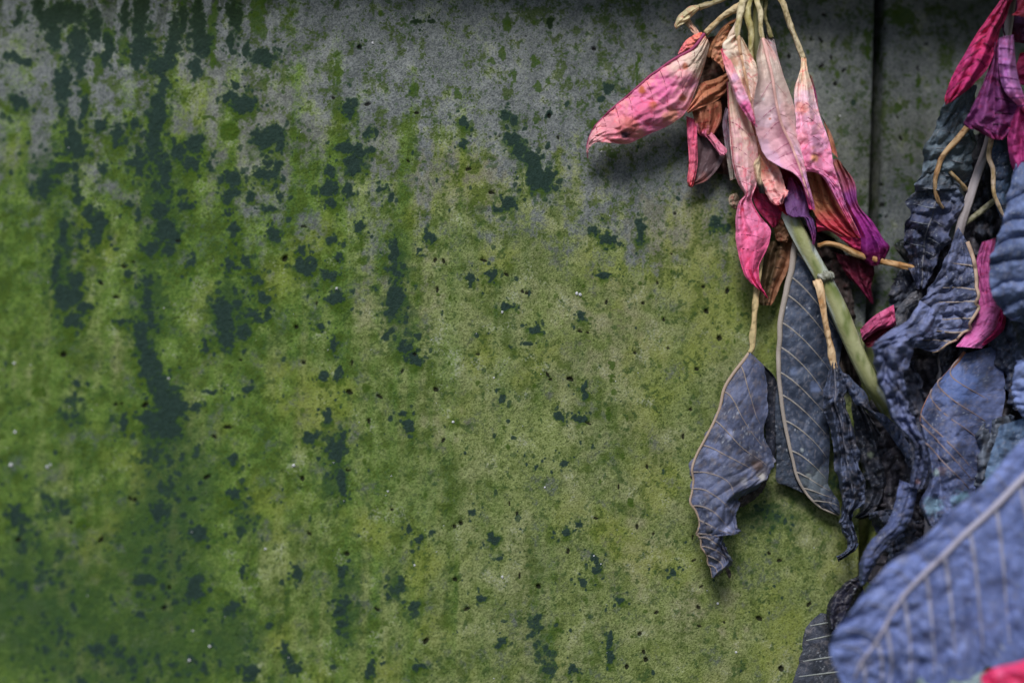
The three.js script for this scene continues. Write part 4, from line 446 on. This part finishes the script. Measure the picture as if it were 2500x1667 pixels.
// ---------------------------------------------------------------- the second plant, at the right
const B = thing('poinsettia', 'collapsed poinsettia with magenta bracts and crumpled blue-grey leaves, right of the joint', 'poinsettia');
const GREYST = tone(K(126, 118, 118), K(176, 168, 172));
stalk('stem', B, [[2478, -60, 62], [2462, 60, 52], [2440, 220, 44], [2412, 350, 36], [2395, 400, 34], [2379, 446, 34], [2362, 500, 34], [2346, 550, 34], [2330, 640, 26], [2318, 760, 16], [2300, 900, 14], [2282, 1100, 16], [2268, 1350, 20], [2290, 1720, 22]], [2.2, 2.2, 2.3, 2.4, 2.4, 2.6, 2.7, 2.8, 2.8, 2.8, 2.8, 3, 3, 3], GREYST, 0.3);
stalk('branch', B, [[2440, 480, 40], [2426, 490, 36], [2400, 512, 30], [2372, 533, 30], [2352, 548, 32]], [1.2, 1.6, 1.7, 1.6, 1.5], tone(K(120, 118, 92), K(150, 146, 128)), 0.3);
stalk('petiole', B, [[2293, 396, 39], [2312, 412, 40], [2331, 431, 40], [2350, 452, 37], [2358, 462, 35]], [0.9, 0.9, 1.0, 1.0, 1.4], tone(K(150, 122, 84), K(170, 150, 118)), 0.3);
const bl2 = (o, label) => blade('bract', B, { th: 0.25, bump: 0.0003, rough: 0.55, pleat: 1.6, ...o }, label);
// long crumpled leaf along the joint
leaf(B, { seed: 61, rows: [[2332, 214, 2388, 206], [2306, 262, 2378, 258], [2279, 314, 2374, 308], [2256, 376, 2384, 356], [2242, 424, 2366, 412], [2228, 468, 2352, 462], [2213, 520, 2340, 522], [2199, 570, 2316, 580], [2208, 618, 2298, 626], [2224, 660, 2280, 664], [2238, 704, 2256, 704]], z: [46, 40, 34, 30, 28], zf: (u, v) => (u < 0.5 ? 3.5 * (1 - v * v) : 0) + 3 * ss(0.45, 0.75, u) * Math.sin(v * 5.5 + 2.2 + u * 2), rib: [[2.4, 3.2, 3, 2.4], 10, 0.6, 0.4], ribw: 1.8, crump: [[1, 2.4, 4.4, 4], 36], pleat: [0.6, 1.2, 2.2, 2], rag: 0.3, edge: [[1.5, 3.5, 3.5], 6], bump: 0.0006,
  col: (u, v, n) => mc(leafCol(K(100, 114, 126), K(76, 88, 96), 0.1)(u, v, n), leafCol(K(84, 90, 118), K(52, 56, 76), 0.15)(u, v, n), ss(0.35, 0.62, u)), midrib: { r: [0.5, 0.4], c: K(96, 96, 104), u0: 0.55, u1: 0.98 }, veins: [{ n: 8, va: 0.05, vb: -0.9, du: -0.02, r: [0.45, 0.15], c: K(108, 112, 120), u0: 0.08, u1: 0.8 }, { n: 7, va: 0.1, vb: 0.85, du: 0.03, r: [0.4, 0.15], c: K(100, 102, 110), u0: 0.2, u1: 0.85 }] }, 'long slate leaf crumpled into folds');
stalk('petiole', B, [[2376, 290, 52], [2357, 316, 48], [2334, 344, 46], [2312, 368, 44], [2298, 388, 42], [2291, 408, 41], [2283, 440, 40], [2284, 466, 38], [2291, 490, 36], [2303, 508, 33]], [1.7, 1.7, 1.6, 1.5, 1.5, 1.4, 1.3, 1.2, 1.0, 0.7], tone(K(150, 112, 76), K(186, 158, 122)), 0.35);
// second crumpled leaf, its midrib bowed out to the right, and its twisted end
leaf(B, { seed: 62, rows: [[2340, 556, 2362, 592], [2322, 600, 2378, 640], [2300, 650, 2386, 690], [2272, 694, 2387, 725], [2248, 738, 2384, 752], [2224, 772, 2372, 790], [2204, 800, 2350, 822], [2190, 818, 2318, 843], [2200, 836, 2276, 860]], z: [36, 40, 42, 40, 36], bow: [0, -3, -3, 0], v0: 1, rib: [[1, 3, 3.2, 2.6], 8, 0.8, 0.5], ribw: 1.6, crump: [[1, 3, 4, 3.6], 40], pleat: [0.5, 1.6, 1.8, 1.6], rag: 0.18, bump: 0.0006, col: leafCol(K(104, 111, 144), K(64, 70, 94), 0.15), midrib: { v: 0.98, r: [1.3, 0.5], c: K(158, 134, 116), lift: 0.5 }, veins: [{ n: 6, va: 0.98, vb: -0.5, du: 0.06, r: [0.7, 0.25], c: K(140, 128, 122), u0: 0.1, u1: 0.9 }] }, 'crumpled blue leaf with a bowed tan midrib');
leaf(B, { seed: 63, rows: [[2250, 735, 2300, 770], [2215, 780, 2280, 815], [2172, 810, 2250, 828], [2128, 840, 2232, 845], [2132, 880, 2215, 888], [2142, 925, 2208, 935], [2158, 970, 2214, 972], [2174, 1015, 2224, 1010], [2196, 1045, 2242, 1040], [2222, 1074, 2264, 1085], [2234, 1108, 2267, 1120], [2228, 1150, 2262, 1160], [2220, 1188, 2250, 1194]], z: [46, 52, 52, 50, 48], bow: [3, 8, 7, 6, 4], lon: [[1, 2], 2], rib: [[1.4, 3.2, 3.2, 2.8, 1.2], 12, 0.6, 0], ribw: 2.6, crump: [[1.6, 4.2, 4.2, 3], 34], pleat: [1, 2.4, 2.4, 2], rag: 0.24, edge: [3, 5], bump: 0.0006, col: blot([[2214, 1172, 9, K(206, 120, 72), 0.9], [2240, 1176, 8, K(170, 130, 120), 0.6]], leafCol(K(110, 118, 156), K(66, 73, 100), 0.12)) }, 'ribbon of leaf pleated crosswise and twisted');
leaf(B, { seed: 64, pleat: 1.6, rows: [[2196, 1170, 2240, 1190], [2186, 1222, 2232, 1236], [2164, 1280, 2216, 1280], [2124, 1322, 2180, 1322], [2102, 1366, 2146, 1364], [2098, 1402, 2124, 1400], [2100, 1430, 2110, 1430]], z: [40, 46, 48, 44], bow: [3, 6, 5], rib: [0.9, 12, 0.2, 0], crump: [1.2, 22], rag: 0.1, col: leafCol(K(88, 98, 140), K(62, 70, 100), 0.12) });
leaf(B, { seed: 65, rows: [[2225, 715, 2250, 705], [2196, 745, 2250, 735], [2178, 780, 2222, 752], [2180, 802, 2210, 790]], z: [24, 28], bow: 2, crump: [1.5, 20], cut: (u, v) => Math.hypot((u - 0.5) * 2.6, (v - 0.4) * 1.3) < 0.6, col: leafCol(K(58, 60, 68), K(80, 80, 86), 0.15) });
// others crowded behind and between
for (const [s, rows, z, a, b, cr] of [
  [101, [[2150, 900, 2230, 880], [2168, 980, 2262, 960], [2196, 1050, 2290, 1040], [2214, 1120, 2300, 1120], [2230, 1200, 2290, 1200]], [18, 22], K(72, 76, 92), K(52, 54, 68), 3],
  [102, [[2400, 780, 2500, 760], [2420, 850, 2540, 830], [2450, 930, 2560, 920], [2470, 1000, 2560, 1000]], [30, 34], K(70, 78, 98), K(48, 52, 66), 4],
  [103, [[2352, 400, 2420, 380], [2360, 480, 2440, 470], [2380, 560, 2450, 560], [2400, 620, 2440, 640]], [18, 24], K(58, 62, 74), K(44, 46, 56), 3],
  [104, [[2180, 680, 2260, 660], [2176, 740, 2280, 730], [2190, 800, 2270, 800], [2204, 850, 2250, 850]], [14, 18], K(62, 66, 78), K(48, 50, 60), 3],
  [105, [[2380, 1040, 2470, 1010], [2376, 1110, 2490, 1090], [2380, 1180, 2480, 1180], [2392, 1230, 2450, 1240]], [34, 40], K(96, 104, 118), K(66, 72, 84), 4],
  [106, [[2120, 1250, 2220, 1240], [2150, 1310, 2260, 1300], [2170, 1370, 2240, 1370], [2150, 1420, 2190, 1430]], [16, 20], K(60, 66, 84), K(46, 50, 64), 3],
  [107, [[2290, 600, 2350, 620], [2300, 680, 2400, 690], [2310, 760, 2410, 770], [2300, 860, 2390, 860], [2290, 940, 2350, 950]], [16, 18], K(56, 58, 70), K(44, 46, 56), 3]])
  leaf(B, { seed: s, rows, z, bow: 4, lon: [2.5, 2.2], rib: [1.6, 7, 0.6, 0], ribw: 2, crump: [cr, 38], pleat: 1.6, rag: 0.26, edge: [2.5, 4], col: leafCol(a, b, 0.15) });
// mid blue leaf below
leaf(B, { seed: 66, rows: [[2358, 860, 2362, 862, 2446, 838], [2318, 908, 2330, 912, 2452, 905], [2282, 948, 2305, 955, 2450, 970], [2248, 1010, 2300, 1020, 2438, 1040], [2250, 1060, 2305, 1075, 2414, 1105], [2264, 1120, 2310, 1130, 2392, 1158], [2268, 1180, 2312, 1180, 2380, 1198], [2244, 1232, 2305, 1240, 2378, 1240], [2268, 1282, 2300, 1280, 2352, 1262]], z: [30, 36, 40, 42], bow: [2, 7, 6], lon: [[0.6, 3, 3], 1.8], v0: -0.95, rib: [[0.3, 0.7, 0.7], 9, -0.6, 0], crump: [[0.6, 1.2, 2.2], 36], rag: 0.04, ragf: 9, col: blot([[2400, 930, 26, K(60, 66, 84), 0.6], [2330, 1010, 20, K(70, 72, 92), 0.5], [2350, 1100, 24, K(64, 70, 96), 0.5], [2300, 1150, 14, K(112, 92, 88), 0.5], [2350, 1225, 30, K(104, 140, 158), 0.7], [2275, 1235, 28, K(112, 140, 158), 0.7], [2285, 1155, 10, K(150, 170, 170), 0.7], [2340, 940, 60, K(84, 106, 160), 0.5]], leafCol(K(90, 100, 138), K(62, 70, 98), 0.2)), midrib: { v: -0.92, u1: 0.42, r: [1.1, 0.3], c: K(140, 92, 68), lift: 0.2 }, veins: [{ n: 6, va: -0.9, vb: 0.8, du: 0.22, r: [0.6, 0.25], c: K(120, 104, 104), u0: 0.02, u1: 0.6 }] }, 'broad blue leaf with an orange midrib edge');
// leaves at the right edge of the view
leaf(B, { seed: 67, rows: [[2418, 330, 2470, 330], [2416, 385, 2478, 380], [2424, 440, 2470, 440], [2428, 490, 2464, 490], [2446, 540, 2462, 545]], z: [46, 42], bow: 3, rib: [1.4, 6, 0.2, 0], col: leafCol(K(64, 82, 108), K(48, 58, 78), 0.1) });
stalk('petiole', B, [[2424, 300, 50], [2419, 345, 50], [2414, 382, 50], [2424, 412, 49], [2425, 445, 48], [2427, 474, 48], [2440, 505, 47], [2452, 530, 46]], [1.1, 1.4, 1.3, 1.3, 1.2, 1.2, 1.0, 0.6], tone(K(160, 136, 96), K(190, 170, 150)), 0.3);
leaf(B, { seed: 68, rows: [[2478, 400, 2560, 380], [2462, 470, 2580, 460], [2446, 540, 2590, 540], [2426, 600, 2596, 600], [2417, 660, 2590, 660], [2424, 720, 2570, 720], [2448, 762, 2540, 770], [2470, 782, 2500, 786]], z: [64, 68, 66, 58], bow: [3, 9, 8, 3], rib: [[3, 4.6, 4.6, 2.4], 8, 0.5, 0], ribw: 0.8, crump: [[1, 2.6], 56], rag: 0.1, edge: [2, 5], col: leafCol(K(104, 118, 158), K(72, 84, 116), 0.12) }, 'large ribbed blue leaf');
bl2({ seed: 69, rows: [[2398, 590, 2430, 580], [2384, 640, 2430, 640], [2389, 700, 2430, 700], [2388, 755, 2446, 748], [2372, 795, 2440, 800], [2334, 846, 2396, 850]], z: [32, 38], bow: 4, rib: [0.7, 9, 0.3, 0], col: petal([[0, K(104, 52, 90)], [0.4, K(150, 66, 124)], [1, K(182, 96, 158)]], K(150, 50, 110), 0.35), veins: [fineVeins(6, 0.05, { c: K(120, 30, 84) })] });
bl2({ seed: 70, rows: [[2444, 750, 2456, 756], [2432, 785, 2452, 800], [2405, 815, 2430, 824], [2392, 840, 2400, 846]], z: [38, 36], bow: 2, col: petal([[0, K(120, 14, 60)], [1, K(160, 30, 90)]], MAG, 0.3) });
bl2({ seed: 71, rows: [[2100, 804, 2106, 832], [2136, 770, 2144, 806], [2182, 744, 2188, 796]], z: [26, 28], bow: 3, col: petal([[0, K(120, 50, 84)], [1, K(160, 62, 104)]], PINK, 0.4), veins: [fineVeins(4, 0.06, { va: -0.9, vb: 0.9, c: K(96, 20, 54) })] });
bl2({ seed: 72, rows: [[2104, 828, 2118, 848], [2142, 806, 2160, 840], [2184, 796, 2200, 830]], z: [25, 24], bow: -2, col: petal([[0, K(70, 14, 28)], [1, K(86, 14, 34)]], CRIM, 0.4) });
// the magenta bracts at the top right
bl2({ seed: 73, rows: [[2470, -60, 2510, -40], [2442, 0, 2470, 4], [2413, 42, 2456, 44], [2384, 84, 2442, 72], [2358, 128, 2430, 118], [2328, 180, 2412, 165], [2308, 232, 2370, 212], [2308, 256, 2326, 246]], z: [60, 58, 54], bow: [3, 7, 6], lon: [2, 2.4], rib: [[0.6, 1.2], 8, 0.8, 0], crump: [1.2, 34], col: petal([[0, K(170, 60, 104)], [0.4, K(172, 46, 98)], [0.7, K(160, 40, 100)], [1, K(150, 36, 64)]], K(176, 74, 138), 0.45), veins: [fineVeins(8, 0.09, { vb: -0.9, c: K(98, 14, 50), r: [0.5, 0.25] }), fineVeins(7, 0.09, { vb: 0.9, c: K(98, 14, 50), r: [0.5, 0.25] })] }, 'magenta bract pointing down to the left');
bl2({ seed: 74, rows: [[2424, 96, 2446, 96], [2420, 145, 2446, 150], [2400, 205, 2460, 214], [2370, 268, 2494, 256], [2354, 304, 2496, 290], [2384, 318, 2470, 322], [2420, 338, 2448, 342]], z: [56, 58, 56], bow: [2, 5, 3], lon: [2.2, 3], crump: [1.4, 36], col: petal([[0, K(120, 60, 110)], [0.4, K(112, 56, 110)], [0.7, K(104, 46, 96)], [1, K(140, 44, 100)]], K(74, 38, 84), 0.6), veins: [fineVeins(6, 0.08, { vb: 0.9, c: K(62, 16, 54), r: [0.5, 0.25] })] }, 'dull violet bract');
bl2({ seed: 75, rows: [[2440, 92, 2474, 84], [2438, 140, 2478, 138], [2441, 180, 2484, 182], [2452, 220, 2494, 218], [2480, 252, 2506, 245], [2500, 275, 2516, 272]], z: [66, 64], bow: 5, rib: [0.9, 6, 0.3, 0], col: petal([[0, K(186, 118, 188)], [0.6, K(188, 120, 196)], [1, K(196, 70, 110)]], K(206, 146, 206), 0.4), veins: [fineVeins(6, 0.03, { va: -0.9, vb: 0.9, c: K(110, 40, 110), r: [0.5, 0.3] })] }, 'lavender-pink bract lying over the others');
bl2({ seed: 76, rows: [[2470, -60, 2560, -60], [2456, 10, 2550, 0], [2446, 60, 2550, 60], [2456, 100, 2540, 110]], z: [54, 50], bow: -3, crump: [2, 40], col: petal([[0, K(120, 84, 128)], [0.5, K(92, 60, 104)], [1, K(64, 12, 36)]], K(90, 14, 40), 0.6) });
bl2({ seed: 77, rows: [[2480, -40, 2560, -60], [2484, 20, 2560, 20], [2470, 36, 2520, 46]], z: [66, 66], bow: 4, crump: [2, 30], col: petal([[0, K(176, 66, 96)], [1, K(176, 70, 90)]], MAG, 0.4) });
bl2({ seed: 78, rows: [[2490, 130, 2560, 120], [2480, 170, 2560, 180], [2484, 205, 2560, 215]], z: [60, 58], bow: 3, crump: [1.4, 30], col: petal([[0, K(150, 40, 80)], [1, K(140, 36, 90)]], K(70, 14, 40), 0.5) });
bl2({ seed: 79, rows: [[2488, 236, 2560, 236], [2466, 290, 2560, 290], [2460, 340, 2550, 350], [2466, 390, 2540, 400], [2478, 425, 2520, 430]], z: [62, 60, 56], bow: 5, lon: [2.4, 2.4], crump: [1.6, 36], col: petal([[0, K(150, 40, 96)], [0.5, K(160, 54, 118)], [1, K(140, 46, 110)]], K(70, 12, 44), 0.6) });
// unseen leaves added above the view to shade the upper right
for (const [s, x, y, a, L] of [[114, 2240, -480, -0.25, 340], [115, 2560, -440, 0.1, 380]]) {
  const P = (t, w) => [x + L * t * Math.sin(a) + w * Math.cos(a), y + L * t * Math.cos(a) - w * Math.sin(a)], R = [0.02, 0.5, 0.85, 1, 0.9, 0.6, 0.04].map((w, i) => [...P(i / 6, -95 * w), ...P(i / 6, 0), ...P(i / 6, 95 * w)]);
  leaf(B, { seed: s, rows: R, z: [96, 128, 138], bow: 8, rib: [1.5, 8, 0.7, 0.5], crump: [2, 50], edge: [4, 3], col: leafCol(SLATE, SLATED, 0.15), midrib: { r: [1.4, 0.5], c: VEIN } });
}
stalk('branch', B, [[2478, -60, 62], [2486, -200, 96], [2470, -330, 120], [2400, -440, 118], [2280, -500, 106], [2160, -440, 98]], [2.2, 2.2, 2, 2, 1.8, 1.5], GREYST, 0.3);  // added to carry the unseen shading leaves
// dark leaf blades added as painted shade in the gaps of the clump
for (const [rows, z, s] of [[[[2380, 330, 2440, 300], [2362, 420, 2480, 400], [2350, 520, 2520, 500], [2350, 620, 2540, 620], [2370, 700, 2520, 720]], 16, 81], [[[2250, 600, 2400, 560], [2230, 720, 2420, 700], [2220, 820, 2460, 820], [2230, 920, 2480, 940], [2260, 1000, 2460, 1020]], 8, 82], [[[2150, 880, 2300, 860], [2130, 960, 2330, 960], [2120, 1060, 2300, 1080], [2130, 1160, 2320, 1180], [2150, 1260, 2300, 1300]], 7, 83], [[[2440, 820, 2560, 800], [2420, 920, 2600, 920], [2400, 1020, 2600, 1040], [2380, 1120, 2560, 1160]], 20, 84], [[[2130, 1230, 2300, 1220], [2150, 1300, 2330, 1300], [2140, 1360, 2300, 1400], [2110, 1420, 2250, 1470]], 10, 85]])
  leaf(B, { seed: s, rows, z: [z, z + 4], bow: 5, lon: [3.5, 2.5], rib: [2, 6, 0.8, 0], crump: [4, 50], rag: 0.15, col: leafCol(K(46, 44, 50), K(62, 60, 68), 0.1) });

// ---------------------------------------------------------------- the third plant, nearest the camera, at the lower right
const D = thing('poinsettia', 'nearest poinsettia at the lower right with a broad blue-grey leaf and a red bract', 'poinsettia');
stalk('stem', D, [[2700, 960, 60], [2690, 1100, 70], [2670, 1300, 76], [2640, 1500, 80], [2600, 1720, 84], [2580, 1900, 84]], [4, 4, 4.4, 4.6, 5, 5], tone(OLIVE, K(150, 150, 116)), 0.3);
stalk('petiole', D, [[2688, 1040, 66], [2650, 1055, 74], [2612, 1080, 80], [2590, 1095, 82]], [2.2, 2.0, 2.0, 2.2], tone(K(140, 130, 128), K(176, 166, 168)), 0.25);
leaf(D, { seed: 91, rows: [[2560, 1000, 2592, 1094, 2680, 1240], [2470, 1110, 2500, 1166, 2640, 1420], [2398, 1215, 2430, 1237, 2575, 1560], [2320, 1268, 2360, 1300, 2490, 1622], [2245, 1330, 2300, 1360, 2404, 1640], [2182, 1366, 2245, 1412, 2335, 1664], [2120, 1436, 2197, 1466, 2280, 1685], [2066, 1506, 2157, 1536, 2220, 1700], [2033, 1550, 2126, 1585, 2170, 1710], [2030, 1600, 2096, 1630, 2130, 1720], [2056, 1668, 2076, 1690, 2096, 1730]], z: [98, 96, 93, 90, 84], zf: (u, v) => -5 * v * v * (v > 0 ? 1 : 0.7), rib: [[1.6, 3.6, 3.8, 2.4], 9, 0.75, 0.8], ribw: 0.4, crump: [[0.9, 1.7, 2.0], 42], pleat: 1.0, rag: 0.08, fine: 0.9, edge: [2.5, 2.6],
  col: blot([[2420, 1400, 60, K(84, 96, 140), 0.5], [2280, 1540, 50, K(88, 98, 136), 0.5], [2350, 1560, 40, K(132, 146, 196), 0.4], [2150, 1460, 30, K(120, 132, 176), 0.5], [2110, 1620, 26, K(92, 94, 116), 0.6], [2200, 1360, 20, K(110, 112, 128), 0.6]], leafCol(K(106, 120, 170), K(84, 97, 142), 0.1)), midrib: { r: [2.3, 0.6], c: K(142, 138, 154), lift: 0.8, u1: 0.94 }, veins: [{ n: 9, jit: 0.5, va: 0, vb: 0.88, du: 0.1, r: [1.15, 0.3], c: K(138, 138, 158), u0: 0.04, u1: 0.92, lift: 0.3, pow: 1.3 }, { n: 8, va: 0, vb: -0.9, du: 0.02, r: [0.6, 0.2], c: K(114, 118, 142), u0: 0.08, u1: 0.9, lift: 0.2, pow: 1.2 }] }, 'broad blue leaf with thick pale midrib and veins');
leaf(D, { seed: 92, rows: [[2440, 1040, 2560, 1000], [2420, 1110, 2560, 1080], [2400, 1180, 2540, 1180], [2384, 1250, 2480, 1280]], z: [52, 56], bow: 4, lon: [2, 2], crump: [2, 44], col: leafCol(K(90, 112, 140), K(70, 86, 112), 0.1) });
leaf(D, { seed: 93, rows: [[2482, 880, 2600, 860], [2472, 940, 2600, 940], [2478, 985, 2600, 1000], [2500, 1020, 2580, 1050]], z: [62, 60], bow: 5, rib: [1.5, 5, 0.4, 0], crump: [1.6, 40], rag: 0.1, col: leafCol(K(110, 124, 168), K(84, 96, 132), 0.1) });
leaf(D, { seed: 94, rows: [[2200, 1690, 2230, 1640], [2290, 1720, 2310, 1648], [2400, 1720, 2400, 1640], [2480, 1720, 2470, 1650]], z: [84, 90], bow: 4, crump: [2, 40], col: leafCol(K(120, 136, 140), K(96, 112, 116), 0.1) });
blade('bract', D, { seed: 95, rows: [[2396, 1650, 2410, 1760], [2430, 1630, 2450, 1770], [2480, 1618, 2500, 1780], [2540, 1600, 2560, 1790], [2600, 1590, 2620, 1790]], z: [100, 112, 116], bow: 8, lon: [2.5, 2], crump: [2, 40], th: 0.4, rough: 0.45, bump: 0.0003, col: petal([[0, K(176, 28, 78)], [0.5, K(190, 52, 98)], [1, K(180, 34, 82)]], K(204, 110, 150), 0.5) }, 'red bract at the very bottom');
leaf(D, { seed: 96, rows: [[2004, 1496, 2036, 1502], [1969, 1532, 2060, 1530], [1956, 1592, 2080, 1590], [1941, 1650, 2090, 1650], [1926, 1710, 2095, 1710], [1916, 1770, 2090, 1770]], z: [14, 18], bow: 3, rib: [0.5, 6, -0.5, 0], v0: 1, col: leafCol(K(58, 62, 74), K(44, 48, 56), 0.1), midrib: { v: 0.9, r: [1.4, 1.4], c: K(110, 110, 112) }, veins: [{ n: 6, va: 0.9, vb: -0.86, du: 0.05, r: [0.7, 0.3], c: K(120, 124, 122), u0: 0.05, u1: 0.95 }] }, 'dark leaf with fine pale veins low against the wall');
leaf(D, { seed: 97, rows: [[2100, 1404, 2106, 1436], [2062, 1424, 2108, 1450], [2028, 1462, 2100, 1476], [2018, 1500, 2080, 1510], [2024, 1534, 2060, 1540]], z: [24, 30], bow: 6, lon: [1.6, 2], crump: [1.2, 24], rough: 0.35, col: leafCol(K(34, 34, 48), K(24, 24, 34), 0.05) });

settle(A, at(2480, 1760, 18)); settle(B, at(2290, 1720, 22)); settle(D, at(2580, 1900, 84));
scene.add(camera);
renderer.render(scene, camera);
